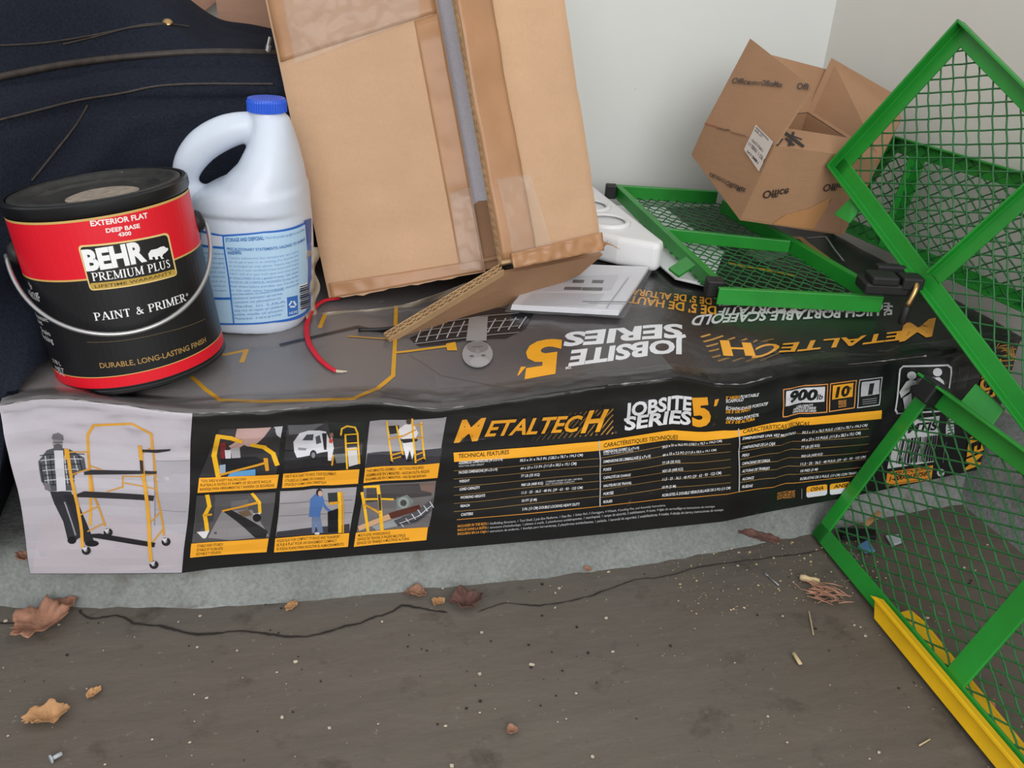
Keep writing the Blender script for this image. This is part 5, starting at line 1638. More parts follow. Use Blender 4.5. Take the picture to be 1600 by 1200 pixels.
# A: lies on the carton and on the white tray, back edge raised
a3_, a4_ = at(1124, 451, Z=0.2655), at(1382, 464, Z=0.2655)
a1_ = at(958, 288, Y=0.545)
PA = Panel('mesh_panel', a3_, a4_ - a3_, a1_ - a3_, 'green mesh panel lying flat on the black carton under the small box')
UV = PA.uv
c3, c4, c1, c2 = UV(1124, 451), UV(1382, 464), UV(962, 290), UV(1122, 300)
cen = (c1 + c2 + c3 + c4) / 4
r0_, r1_ = UV(1128, 312), UV(1366, 450)
PA.bar(c1, UV(1116, 436), cen - (c1 + c3) / 2, 0.010, 0.020, up=-1); PA.bar(c1, c2, (0, 1), 0.008, 0.021, up=-1)
PA.bar(r0_, r1_, (1, 0.4), 0.010, 0.021, up=-1)
PA.bar(c3, c4, (0, 1), 0.007, 0.0215, up=-1)
PA.bar(UV(1042, 358), UV(1236, 377), (0, 1), 0.007, 0.0175, up=-1, name='cross_bar')
PA.wires([c1 + (.002, -.002), c2 + (.006, -.002), c4 + (-.004, .004), c3 + (.002, .002)], (62, 140), 0.0130, 0.0010, -0.0185)
for (x, y, w_) in ((955, 292, 0.017), (1117, 440, 0.021)):
    q = UV(x, y)
    o_ = obj('rubber_cap', prism([PA.P(q[0] - w_ / 2, q[1] - w_ * .45, 0.004), PA.P(q[0] + w_ / 2, q[1] - w_ * .45, 0.004), PA.P(q[0] + w_ / 2, q[1] + w_ * .45, 0.004), PA.P(q[0] - w_ / 2, q[1] + w_ * .45, 0.004)], -PA.n * 0.022), M['rubber'], PA.root); bevel_obj(o_, 0.002)
q = UV(1060, 408); q2 = UV(1050, 420)
tb = [PA.P(*UV(1072, 402), 0.001), PA.P(*UV(1086, 415), 0.001), PA.P(*UV(1062, 424), -0.006), PA.P(*UV(1046, 412), -0.006)]
obj('bracket_tab', prism(tb, -PA.n * 0.003), M['green'], PA.root)
# rubber clip with its pin at the front right corner
clip = empty('hinge_clip', at(1395, 445, Z=0.268), 'black rubber hinge clip with bent brass pin at the corner of the flat mesh panel', 'clip')
cz = at(1397, 470, Z=0.262)
ux, uy, uz = unit(np.array([RT[0], RT[1], 0])), None, np.array([0, 0, 1.0])
uy = np.array([-ux[1], ux[0], 0])
for (dx, dy, dz, sx, sy, sz) in ((-0.016, 0.000, 0.010, 0.046, 0.030, 0.012), (-0.020, -0.004, 0.020, 0.028, 0.024, 0.010), (0.008, -0.006, 0.0165, 0.022, 0.020, 0.014), (-0.006, 0.014, 0.022, 0.030, 0.010, 0.012)):
    dx, dy, dz, sx, sy, sz = [1.2 * q for q in (dx, dy, dz, sx, sy, sz)]
    p = cz + ux * dx + uy * dy + uz * dz
    o_ = obj('clip_body', prism([p - ux * sx / 2 - uy * sy / 2, p + ux * sx / 2 - uy * sy / 2, p + ux * sx / 2 + uy * sy / 2, p - ux * sx / 2 + uy * sy / 2], uz * sz), M['rubber'], clip); bevel_obj(o_, 0.003, 3)
pin = spline([cz + ux * 0.014 - uy * .004 + uz * 0.029, cz + ux * 0.013 - uy * 0.018 + uz * 0.029, cz + ux * 0.010 - uy * 0.024 + uz * 0.020, cz + ux * 0.005 - uy * 0.026 + uz * 0.004], 14)
pn_ = obj('brass_pin', tube(pin, 0.0033, 12), M['brass'], clip, smooth=True)
e0 = pin[-1]; e1 = e0 - ux * 0.002 + uz * (-0.0225) - uy * 0.002
obj('pin_tip', tube([e0, e0 + (e1 - e0) * .1, e0 + (e1 - e0) * .9, e1], [0.0042, 0.0052, 0.0052, 0.004], 12), M['rubber'], pn_, smooth=True)

# B: stands on the carton's front edge, turned like a diamond, leaning on the side wall
bs = 0.9417
bo = CAM + bs * (np.array([1.0376, 0.3317, 0.364]) - CAM); bu = np.array([0.33, -0.3888, 0.8602]); bv = np.array([0.097, -0.8925, -0.4406])
PB = Panel('mesh_panel', bo, bu, bv, 'green mesh panel standing on its corner like a diamond, highest of the panels')
UV = PB.uv
BWd, BLn, BM = 0.226, 0.50, UV(1441, 455)[1]
cB = np.array([BWd / 2, BLn / 2])
PB.bar((0, 0), (0, BLn), (1, 0), 0.021, 0.016, up=1); PB.bar((0, 0), (BWd, 0), (0, 1), 0.021, 0.016, up=1); PB.bar((BWd, 0), (BWd, BLn), (-1, 0), 0.021, 0.016, up=1)
PB.bar((0, BLn), (BWd, BLn), (0, -1), 0.021, 0.016, up=1); PB.bar((0.018, BM - 0.010), (BWd - .018, BM - 0.010), (0, 1), 0.020, 0.012, up=1, name='cross_bar')
PB.wires([(.004, .004), (BWd - .006, .004), (BWd - .006, BLn - .004), (.004, BLn - .004)], (49.7, 125.6), 0.0158, 0.0011, -0.002)
for (pts) in ([(1338, 308), (1352, 326), (1340, 352), (1316, 338)], [(1530, 600), (1575, 640), (1560, 670), (1515, 628)]):
    t_ = [PB.P(*UV(*p), 0.008) for p in pts]
    o_ = obj('bracket_tab', prism([t_[0], t_[1], t_[2] + PB.n * 0.010, t_[3] + PB.n * 0.010], -PB.n * 0.003), M['green'], PB.root); bevel_obj(o_, 0.0006)
obj('yellow_rail', prism([PB.P(0.030, BLn - 0.030, 0.018), PB.P(0.062, BLn - 0.07, 0.018), PB.P(0.12, BLn - 0.06, 0.018), PB.P(0.12, BLn - 0.01, 0.018), PB.P(0.05, BLn - 0.004, 0.018)], -PB.n * 0.004), M['yellow'], PB.root)

# C: long edge on the floor, leaning to the right; yellow guard along its foot
co = np.array([0.8657, -0.0290, 0.004])
print('carton front there', [round(b_bot(x), 3) for x in (.86, .9, .95, 1.0)])
PC = Panel('mesh_panel', co, np.array([0.433, -0.0184, 0.9012]), np.array([-0.0656, -0.9978, 0.0]), 'green mesh panel with yellow foot rail leaning at the right front')
UV = PC.uv
CWd, CLn, CMm = 0.232, 0.56, UV(1482, 1082)[1]
PC.bar((0, 0), (CWd, 0), (0, 1), 0.020, 0.020, up=-1); PC.bar((0, 0), (0, CLn), (1, 0), 0.020, 0.020, up=-1); PC.bar((CWd, 0), (CWd, CLn), (-1, 0), 0.022, 0.018, up=1)
PC.bar((0.018, CMm - 0.018), (CWd - 0.018, CMm - 0.018), (0, 1), 0.026, 0.012, up=-1, name='cross_bar'); PC.bar((0, CLn), (CWd, CLn), (0, -1), 0.020, 0.02, up=-1)
PC.wires([(.004, .004), (CWd - .004, .004), (CWd - .004, CLn - .004), (.004, CLn - .004)], (66, 116.3), 0.0135, 0.0011, -0.004)
q = UV(1462, 617)
o_ = obj('rubber_cap', prism([PC.P(CWd - 0.024, 0.010, 0.018), PC.P(CWd + .003, 0.010, 0.018), PC.P(CWd + .003, 0.036, 0.018), PC.P(CWd - 0.024, 0.036, 0.018)], -PC.n * 0.024), M['rubber'], PC.root); bevel_obj(o_, 0.002)
y0 = UV(1362, 958)
e = y0[1]
V_ = [PC.P(-0.004, e + 0.012, 0.003), PC.P(0.012, e - 0.004, 0.003), PC.P(0.017, e + 0.004, 0.003), PC.P(0.017, CLn, 0.003), PC.P(-0.004, CLn, 0.003)]
gfl = obj('yellow_rail', prism(V_, PC.n * 0.004), M['yellow'], PC.root); bevel_obj(gfl, 0.0008)
V_ = [PC.P(0.013, e - 0.003, 0.006), PC.P(0.017, e + 0.004, 0.006), PC.P(0.017, CLn, 0.006), PC.P(0.013, CLn, 0.006)]
gl = obj('yellow_rail_lip', prism(V_, PC.n * 0.010), M['yellow'], gfl); bevel_obj(gl, 0.0008)
g0, g1_, g2_, g3_ = at(1389, 961, Z=0.012), at(1422, 952, Z=0.012), at(1440, 972, Z=0.012), at(1594, 1162, Z=0.012)
g4 = at(1566, 1184, Z=0.012)
dr = unit(g3_ - g2_); 
o_ = obj('yellow_rail', prism([g0, g1_, g2_, g3_ + dr * 0.16, g4 + dr * 0.16], np.array([0, 0, -0.004])), M['yellow'], PC.root); bevel_obj(o_, 0.0008)
o_ = obj('yellow_rail_lip', prism([g1_, g2_, g3_ + dr * 0.16, g3_ + dr * 0.16 + np.array([0.004, 0, 0]), g2_ + np.array([0.004, 0, 0])], np.array([0, 0, -0.011])), M['yellow'], o_)

# D: farther back against the side wall, mostly behind B
d0, d1 = at(1407, 214, X=1.150), at(1600, 268, X=1.158)
dv = at(1412, 375, X=1.132) - at(1440, 240, X=1.147)
PD = Panel('mesh_panel', d0, d1 - d0, dv, 'green mesh panel against the side wall behind the diamond panel')
UV = PD.uv
DWd, DLn = 0.32, 0.155
PD.bar((-.006, 0), (DWd, 0), (0, 1), 0.022, 0.012, up=1); m0 = UV(1442, 236); m1 = UV(1413, 372)
PD.bar((m0[0] - .010, 0.02), (m0[0] - .010, DLn), (1, 0), 0.022, 0.012, up=1, name='cross_bar')
PD.bar((-.09, DLn), (DWd, DLn), (0, -1), 0.020, 0.012, up=1); PD.bar((DWd, 0), (DWd, DLn), (-1, 0), 0.020, 0.012, up=1); PD.bar((-.006, 0), (-.09, DLn), (1, 0), 0.020, 0.012, up=1)
PD.wires([(0, 0.004), (DWd, 0.004), (DWd, DLn), (-.088, DLn)], (29, 148), 0.0150, 0.0011, 0.003)

# ------------------------------------------------------------------ navy garment bag
def sstep(x, a, b):
    t = min(max((x - a) / (b - a), 0), 1); return t * t * (3 - 2 * t)


def bag_front(x, z):
    k = sstep(z, 0.25, 0.31)
    s = sstep(x, 0.02, 0.09) * (1 - k) + sstep(x, -0.06, 0.13) * k
    near = 0.010 + 0.42 * max(z - 0.24, 0) + 1.1 * max(z - 0.24, 0) ** 2
    far = 0.285 + 0.10 * (z - 0.24)
    return near * (1 - s) + far * s


def bag_edge(x):      # height of the zip edge where the front turns to the top
    return 0.474 + 0.012 * sstep(x, -0.1, 0.25) + 0.02 * max(0, -x)


def bag_bulge(x):     # height of the upper bulge
    return 0.018 + 0.105 * (1 - sstep(x, 0.04, 0.27)) + 0.01 * fbm(x, 0, 0, 14)


BX0, BX1 = -0.42, 0.285


def bag_surf(a, w):
    x = BX0 + (BX1 - BX0) * a
    zb = 0.054 + 0.200 * sstep(x, -0.055, 0.03)
    ze = bag_edge(x)
    endc = max(0, (a - 0.93) / 0.07)
    if w < 0.5:
        k = w / 0.5
        z = zb + (ze - zb) * k
        y = bag_front(x, z) - 0.022 * math.sin(math.pi * k) * (0.3 + 0.7 * sstep(x, 0, .2))
        y += 0.014 * fbm(x, z, 1.0, 6) + 0.007 * fbm(x * 0.45 + z * 0.5, z - 0.35 * x, 3.0, 22) + 0.002 * fbm(x, z, 6.0, 45)
        # the long diagonal fold at the left
        d = (z - 0.36) - 0.9 * (x - 0.035)
        y -= 0.016 * math.exp(-(d / 0.022) ** 2) * sstep(z, 0.29, 0.36) * (1 - sstep(z, .42, .455)) * math.exp(-((x - .03) / .07) ** 2)
        # seam band under the zip edge
        y += 0.008 * math.exp(-((z - (ze - 0.034)) / 0.006) ** 2)
        if k > 0.94: y += 0.012 * (k - 0.94) / 0.06
    else:
        k = (w - 0.5) / 0.5
        y0 = bag_front(x, ze) + 0.012
        h = bag_bulge(x)
        pr_ = np.interp(k, [0, .04, .10, .22, .40, .60, .78, .9, 1.0], [0, .012, .014, .050, .115, .190, .235, .25, .25])
        zr = np.interp(k, [0, .04, .10, .22, .40, .60, .78, .9, 1.0], [0, -.002, .002, .55 * h, .92 * h, h, .5 * h, -.06, zb - ze])
        y = y0 + pr_ * (0.9 if x < .1 else 0.9); y = min(y, WALL_Y - 0.012)
        z = ze + zr
        if 0.1 < k < 0.75:
            z += 0.010 * fbm(x * .5, y, 5.0, 14) + 0.005 * fbm(x * .4, y, 8.0, 34) + 0.004 * math.sin(22 * (y - y0) + 14 * x) * sstep(k, .1, .3)
    x -= 0.02 * endc ** 2 * (1 - abs(2 * w - 1)) * 0
    return np.array([x, y, z])


us_, ws_ = np.linspace(0, 1, 110), np.linspace(0, 1, 120)
gv, gf = grid(bag_surf, us_, ws_)
n_ = len(ws_)
gf = gf + [tuple(range(n_)), tuple((len(us_) - 1) * n_ + k for k in range(n_))] + [(i * n_, i * n_ + n_ - 1, (i + 1) * n_ + n_ - 1, (i + 1) * n_) for i in range(len(us_) - 1)]
bag = empty('garment_bag', (-0.1, 0.3, LEDGE), 'dark navy fabric bag with brown piping slumped over the left end of the carton', 'bag')
bagm = obj('bag_body', (gv, gf), M['bag'], bag, smooth=True)
bagm.modifiers.new('edges', 'EDGE_SPLIT').split_angle = math.radians(75)
from mathutils.bvhtree import BVHTree
bvh = BVHTree.FromPolygons([Vector(p) for p in gv], [q for q in gf if len(q) == 4])


def on_bag(x, y, lift=0.0):
    d = Vector(ray(x, y)).normalized()
    h = bvh.ray_cast(Vector(CAM), d)
    if h[0] is None: return None
    return np.array(h[0] - d * lift)


def seam(name, px, r, m, n=50, flat=0.8):
    pts = [p for p in (on_bag(x, y, 0.0006) for x, y in spline([(a, b) for a, b in px], n)) if p is not None]
    if len(pts) > 3:
        P = [pts[0]]
        for p in pts[1:]:
            if 1e-4 < np.linalg.norm(p - P[-1]) < 0.08: P.append(p)
        Q = [sum(P[max(0, i - 2):i + 3]) / len(P[max(0, i - 2):i + 3]) for i in range(len(P))]
        obj(name, tube(Q, r, 8, flat=flat), m, bag, smooth=True)


seam('piping', [(-30, 126), (20, 116), (80, 104), (150, 94), (230, 86), (320, 81), (400, 82), (436, 84)], 0.0046, M['piping'])
seam('seam', [(-30, 194), (30, 180), (80, 167), (130, 155), (190, 146), (240, 135), (300, 131), (380, 131), (436, 131)], 0.0016, M['piping'])
seam('fold_seam', [(138, 162), (118, 196), (90, 232), (66, 262), (48, 284)], 0.0014, M['piping'])
seam('fold_seam', [(-30, 72), (60, 68), (140, 56), (200, 44), (260, 38), (300, 42)], 0.0012, M['piping'])
seam('fold_seam', [(95, 70), (150, 57), (215, 40), (262, 36)], 0.0012, M['piping'])
zp = on_bag(418, 82, 0.004)
if zp is not None:
    obj('zipper_pull', join(tube([zp, zp + np.array([0.002, 0, .008])], 0.0035, 8), tube([zp + np.array([0, 0, .004]), zp + np.array([.004, 0.002, .017])], 0.002, 6)), M['steel'], bag)
gp = on_bag(262, 36, 0.002)
if gp is not None:
    obj('snap_button', lathe([(0, 0), (0.006, 0), (0.0055, 0.002), (0, 0.0026)], gp, np.array([0, -.5, .85]), np.array([1.0, 0, 0]), 16), M['brass'], bag, smooth=True)
# moulded black base and wheel at the bag's lower left
bw = at(2, 720, Y=0.075)
obj('bag_base', prism([np.array([-0.40, 0.036, 0.052]), np.array([-0.052, 0.036, 0.052]), np.array([-0.046, 0.05, 0.075]), np.array([-0.05, 0.06, 0.10]), np.array([-0.40, 0.06, 0.10])], np.array([0, 0.10, 0])), M['bag_dark'], bag)

# ------------------------------------------------------------------ things behind: cardboard sheet and white card
cb0 = [at(296, 20, Y=0.575), at(352, 34, Y=0.570), at(440, 130, Y=0.560)]
bk = empty('upright_carton', (0.22, 0.58, 0.245), 'plain pinkish-brown carton standing behind the navy bag against the wall', 'cardboard box')
xl, xr = at(352, 30, Y=0.535)[0], 0.40
obj('front_panel', prism([np.array([xl, .535, .25]), np.array([xr, .535, .25]), np.array([xr, .535, .66]), np.array([xl - 0.014, .535, .66])], np.array([0, .004, 0])), M['card_back'], bk)
obj('side_panel', prism([np.array([xl, .5395, .25]), np.array([xl, .614, .25]), np.array([xl - .014, .614, .66]), np.array([xl - .014, .5395, .66])], np.array([.004, 0, 0])), M['card_back'], bk)
obj('side_panel', prism([np.array([xr - .004, .5395, .25]), np.array([xr - .004, .614, .25]), np.array([xr - .004, .614, .66]), np.array([xr - .004, .5395, .66])], np.array([.004, 0, 0])), M['card_back'], bk)
obj('back_panel', prism([np.array([xl, .6145, .25]), np.array([xr, .6145, .25]), np.array([xr, .6145, .66]), np.array([xl - .014, .6145, .66])], np.array([0, .004, 0])), M['card_back'], bk)
obj('bottom_panel', prism([np.array([xl, .5395, .252]), np.array([xr - .005, .5395, .252]), np.array([xr - .005, .614, .252]), np.array([xl, .614, .252])], np.array([0, 0, .004])), M['card_back'], bk)
lo = [at(262, 0, Y=0.605), at(352, -20, Y=0.605), at(316, 24, Y=0.600), at(280, 36, Y=0.60)]
sh = obj('brown_sheet', prism([at(214, -30, Y=.6), at(356, -30, Y=.6), at(343, -2, Y=.6), at(306, 28, Y=.6), at(300, 60, Y=.6), at(230, 60, Y=.6)], np.array([0, 0.003, 0])), M['card_back'], origin=at(280, 30, Y=.6))
tag(sh, 'loose piece of brown cardboard poking up behind the navy bag', 'cardboard')

# ------------------------------------------------------------------ white moulded tray under the back of mesh panel A
def rounded(c, ax, ay, hx, hy, r, n=6):
    out = []
    for (sx, sy, a0) in ((1, 1, 0), (-1, 1, 90), (-1, -1, 180), (1, -1, 270)):
        for k in range(n + 1):
            a = math.radians(a0 + 90 * k / n)
            out.append(c + ax * (sx * (hx - r) + r * math.cos(a)) + ay * (sy * (hy - r) + r * math.sin(a)))
    return out


wx, wy = np.array([1.0, 0, 0]), np.array([0, 1.0, 0])
tray = empty('white_tray', (0.73, 0.40, 0.2435), 'white moulded foam tray behind the booklet, running under the flat mesh panel', 'tray')
flat = lambda pts, z: [np.array([x, y, z]) for x, y in pts]
o_ = obj('tray_body', prism(flat([(0.672, 0.318), (0.700, 0.286), (0.745, 0.252), (0.760, 0.268), (0.760, 0.560), (0.745, 0.575), (0.670, 0.575), (0.655, 0.560), (0.655, 0.345)], 0.2435), np.array([0, 0, 0.040])), M['white_plastic'], tray); bevel_obj(o_, 0.008, 4)
o_ = obj('tray_flange', prism(flat([(0.7605, 0.225), (0.795, 0.190), (0.880, 0.320), (0.885, 0.545), (0.7605, 0.572)], 0.2435), np.array([0, 0, 0.0038])), M['white_plastic'], tray); bevel_obj(o_, 0.0015, 2)
for (x, y, r, q) in ((0.708, 0.352, 0.033, 1.0), (0.708, 0.430, 0.033, 1.0), (0.708, 0.508, 0.033, 1.0)):
    obj('round_cup', lathe([(r - .010, -.0004), (r, -.0004), (r + .0005, 0.003), (r - .002, 0.0055), (r - .005, 0.0055), (r - 0.008, 0.003)], np.array([x, y, .2835]), np.array([0, 0, 1.0]), wx, 36), M['white_plastic'], tray, smooth=True)
wf = lambda a, b: np.array([0.664 + 0.07 * a + .004 * fbm(a, b, 1, 5), 0.578 + 0.040 * b, 0.2435 + math.sin(math.pi * a) ** .6 * math.sin(math.pi * b) ** .6 * (0.070 + 0.018 * fbm(a, b, .5, 3))])
wbm = obj('white_bag', sheet(wf, np.linspace(0.0, 1, 30), np.linspace(0.0, 1, 24), 0.0006), M['white_plastic'], smooth=True, origin=(0.70, 0.60, 0.245))
tag(wbm, 'crumpled white plastic wrap squeezed between the white tray and the wall', 'plastic wrap')

# ------------------------------------------------------------------ booklet in a sleeve
bz = 0.2462
c = [at(798, 484, Z=bz), at(966, 493, Z=bz), at(1012, 424, Z=bz), at(850, 418, Z=bz)]
bkl = empty('instruction_booklet', c[0], 'white stapled instruction booklet in a clear sleeve beside the tall box', 'booklet')
for k in range(3):
    o_ = obj('page_block', prism([p + np.array([0.0007 * k, 0.0005 * k, 0.0021 * k]) for p in c], np.array([0, 0, .0019])), M['paper'], bkl)
bt = bz + 0.0065
SBk = Surf(lambda s, t: np.array([s, t, bt - .0003]), ((c[0] + c[2]) / 2)[:2], 0, 0)
Bk = Art(SBk, eps=0.0004)
ZB = lambda x, y: (440 + x * .3875, 300 + y * .3875)
Bk.poly([ZB(1060, 345), ZB(1360, 335), ZB(1330, 395), ZB(1010, 402)], (206, 206, 214))
for (x, y, w_, h_) in ((1176, 355, 46, 14), (1254, 356, 46, 14), (1142, 384, 70, 13), (1214, 386, 82, 13)):
    Bk.poly([ZB(x, y), ZB(x + w_, y + 1), ZB(x + w_ - 5, y + h_), ZB(x - 5, y + h_ - 1)], (70, 68, 72))
Bk.line([ZB(1215, 442), ZB(1390, 444)], 1.6, (80, 80, 86)); Bk.line([ZB(1240, 450), ZB(1380, 452)], 1.0, (140, 140, 146))
for k in range(9): Bk.line([ZB(1010 - k * 6, 410 + k * 6), ZB(1300 - k * 4, 414 + k * 6)], 0.7, (176, 176, 184))
Bk.line([ZB(1398, 348), ZB(1310, 470)], 0.8, (160, 160, 168))
LATER.append(lambda: Bk.build('cover_print', M['ink_flat'], bkl))
sl = [at(788, 488, Z=bt + .0008), at(975, 498, Z=bt + .0008), at(1022, 420, Z=bt + .0008), at(846, 412, Z=bt + .0008)]
def slv(a, b):
    p = (sl[0] * (1 - a) + sl[1] * a) * (1 - b) + (sl[3] * (1 - a) + sl[2] * a) * b
    return p + np.array([0, 0, 0.0008 * (1 + fbm(p[0], p[1], 0, 70))])
obj('clear_sleeve', sheet(slv, np.linspace(0, 1, 24), np.linspace(0, 1, 14), 0.0001), film_mat('clear_sleeve_film', (235, 235, 240), 0.93), bkl, smooth=True)

# ------------------------------------------------------------------ red strap and dark cord on the carton
def ontop(x, y, h=0.003):
    s, r = ST.inv(x, y); return top(s, r) + np.array([0, 0, h])


pts = spline([ontop(530, 473, .006), ontop(505, 478, .006), ontop(487, 492, .004), ontop(479, 515, .003), ontop(483, 540, .003), ontop(497, 562, .003), ontop(512, 576, .003), ontop(525, 584, .003)], 40)
rs_ = empty('red_strap', pts[10], 'thin red strap end curling out from under the tall box', 'strap')
obj('strap', tube(pts, [0.0030] * 36 + [0.0026, .0026, .0026, .0024], 8, flat=0.5), M['red'], rs_, smooth=True)
obj('frayed_tip', tube([pts[-1], pts[-1] + np.array([.006, -.001, -.0005]), pts[-1] + np.array([.011, 0, -.001])], [.0016, .0013, .0007], 6), M['chip'], rs_)
dc = [ontop(*p, 0.0032) for p in ((560, 520), (610, 517), (660, 505), (700, 488), (730, 470))]
tag(obj('cable', tube(spline(dc, 30), 0.0022, 8), M['rubber'], smooth=True, origin=dc[0]), 'black cord lying on the carton under the bottom flap', 'cable')

# ------------------------------------------------------------------ litter on the floor
def gz(x, y):
    return LEDGE if y > curb_front(x) + 0.022 else floor_z(x, y) + 0.0005


def leaf(px, size, ang, m, label, name='dry_leaf', curl=0.35, lobes=5, long_=1.0, seed=0, zz=0.0, plane=0.0):
    c = at(px[0], px[1], Z=plane + 0.002)
    c[2] = plane
    R = random.Random(seed)
    ca_, sa_ = math.cos(ang), math.sin(ang)
    nR, nA = 7, 40
    V, F = [], []
    rad = [size * (0.86 + (0.10 if lobes > 2 else 0.05) * math.cos(lobes * a + 1.1) + 0.05 * math.cos(11 * a) + 0.16 * fbm(math.cos(a), math.sin(a), seed, 3)) for a in [2 * math.pi * k / nA for k in range(nA)]]
    def zf(x, y, f):
        v = abs(y) / size
        return curl * size * (0.9 * f ** 2 * (0.55 + 0.6 * fbm(x / size, y / size, seed, 1.3)) + 0.25 * v) + size * 0.16 * fbm(x / size, y / size, seed + 3, 3.5) + size * 0.05 * abs(math.sin(5 * math.atan2(y, x) + seed)) * f
    for j in range(nR + 1):
        f = j / nR
        for k in range(nA):
            a = 2 * math.pi * k / nA
            x, y = f * rad[k] * long_ * math.cos(a), f * rad[k] * math.sin(a)
            V.append((x, y, zf(x, y, f)))
            if j == 0: break
    zmin = min(v[2] for v in V)
    V = [np.array([c[0] + x * ca_ - y * sa_, c[1] + x * sa_ + y * ca_, c[2] + z - zmin + 0.0008 + zz]) for x, y, z in V]
    for k in range(nA): F.append((0, 1 + k, 1 + (k + 1) % nA))
    for j in range(nR - 1):
        for k in range(nA): F.append((1 + j * nA + k, 1 + (j + 1) * nA + k, 1 + (j + 1) * nA + (k + 1) % nA, 1 + j * nA + (k + 1) % nA))
    root = empty(name, c, label, 'leaf', 'dry leaves in the floor litter')
    o_ = obj('leaf_blade', (V, F), M[m], root, smooth=True, fix=False)
    sd = o_.modifiers.new('thickness', 'SOLIDIFY'); sd.thickness = 0.0005
    mid = [V[0] * 1.0, ]
    k0 = nA // 2
    vein = [V[1 + j * nA] for j in range(nR - 1, -1, -1)] + [V[0]] + [V[1 + j * nA + k0] for j in range(nR)]
    e = vein[-1] - vein[-2]
    vein += [vein[-1] + e * 1.2 + np.array([0, 0, -.0005])]
    vein = [p + np.array([0, 0, .0003]) for p in vein]
    obj('leaf_stem', tube(vein, [.0004] + [.0006] * (len(vein) - 1), 6), M[m], o_)
    return root


leaf((64, 978), 0.029, 0.4, 'leaf_tan', 'largest dry leaf, curled tan-pink, at the left edge of the floor', curl=0.65, lobes=5, seed=1)
leaf((104, 948), 0.0115, 1.2, 'leaf_tan', 'small curled tan leaf touching the largest dry leaf', curl=1.0, lobes=3, seed=2)
leaf((74, 1121), 0.0135, 0.15, 'leaf_orange', 'narrow yellow-tan leaf nearest the bottom left corner', curl=0.8, lobes=2, long_=1.5, seed=3)
leaf((147, 1082), 0.0055, 0.9, 'leaf_orange', 'tiny orange leaf scrap above the narrow yellow-tan leaf', curl=0.6, lobes=2, long_=1.5, seed=4)
leaf((650, 927), 0.0105, -0.4, 'leaf_tan', 'small crumpled reddish leaf left of the dark crumpled leaf', curl=0.8, lobes=3, long_=1.2, seed=5)
leaf((685, 941), 0.0075, 0.6, 'leaf_orange', 'pale leaf curl touching the dark crumpled leaf', curl=0.9, lobes=2, seed=6)
leaf((727, 943), 0.0185, 0.2, 'leaf_red', 'dark russet crumpled leaf on the floor crack', curl=0.75, lobes=4, seed=7)
leaf((417, 911), 0.0050, 0.2, 'leaf_red', 'tiny dark leaf bit at the foot of the curb', curl=0.8, lobes=2, seed=8)
leaf((1187, 841), 0.0110, -0.6, 'leaf_red', 'long russet leaf lying on the curb right of the centre', curl=0.6, lobes=2, long_=2.4, seed=9, plane=0.036)
leaf((800, 1141), 0.0058, 0.2, 'leaf_tan', 'small brown leaf scrap at the lower middle of the floor', curl=0.7, lobes=3, seed=10)
leaf((38, 871), 0.0085, 1.0, 'leaf_tan', 'small tan leaf on the curb left of the carton', curl=0.7, lobes=3, seed=11, plane=LEDGE)
leaf((918, 889), 0.0050, 0.2, 'leaf_tan', 'little reddish leaf fragment on the floor below the carton lettering', curl=0.6, lobes=3, seed=12)
leaf((455, 946), 0.0060, 1.0, 'leaf_orange', 'thin pale leaf flake above the floor crack', curl=0.4, lobes=2, long_=1.5, seed=13)
# shredded bark bundle with a pale peanut-shaped shell
bc = at(1288, 928, Z=0.004); bundle = []
R = random.Random(5)
for k in range(46):
    a = R.gauss(-0.75, 0.45); l = R.uniform(.006, .014)
    p = bc + np.array([R.gauss(0, .008), R.gauss(0, .006), R.uniform(-.002, .005)])
    d = np.array([math.cos(a), math.sin(a), R.uniform(-.15, .15)]) * l
    bundle.append(tube([p - d, p + np.array([0, 0, .001]), p + d], [.0004, .0008, .0003], 4))
bo_ = obj('shredded_bark', join(*bundle), M['leaf_tan'], origin=(bc[0], bc[1], 0)); tag(bo_, 'tangle of reddish shredded bark on the floor by the green panel', 'bark', kind='stuff')
sc = at(1265, 905, Z=0.004); sdv = unit(at(1280, 909, Z=.004) - at(1250, 902, Z=.004))
tag(obj('foam_peanut', tube([sc - sdv * .011, sc - sdv * .0105, sc - sdv * .006, sc, sc + sdv * .006, sc + sdv * .0105, sc + sdv * .011], [.0004, .003, .004, .0028, .0038, .003, .0004], 12), M['wood'], smooth=True, origin=sc), 'pale peanut-shaped foam scrap above the shredded bark', 'scrap')


def stick(name, p, q, r, m, label, cat, plane=0.0, flat=None, extra=None):
    a, b = at(*p, Z=plane + r), at(*q, Z=plane + r)
    root = empty(name, (a + b) / 2 - np.array([0, 0, r]), label, cat, 'loose dry straws' if name == 'straw' else None)
    d = b - a
    obj('shaft', tube([a, a + d * .02, a + d * .5, b - d * .02, b], [r * .7, r, r, r, r * .6], 8, flat=flat), M[m], root, smooth=True)
    if extra: obj('head', tube([a - d * 0.10, a + d * .06], r * extra, 10), M[m], root)
    return root


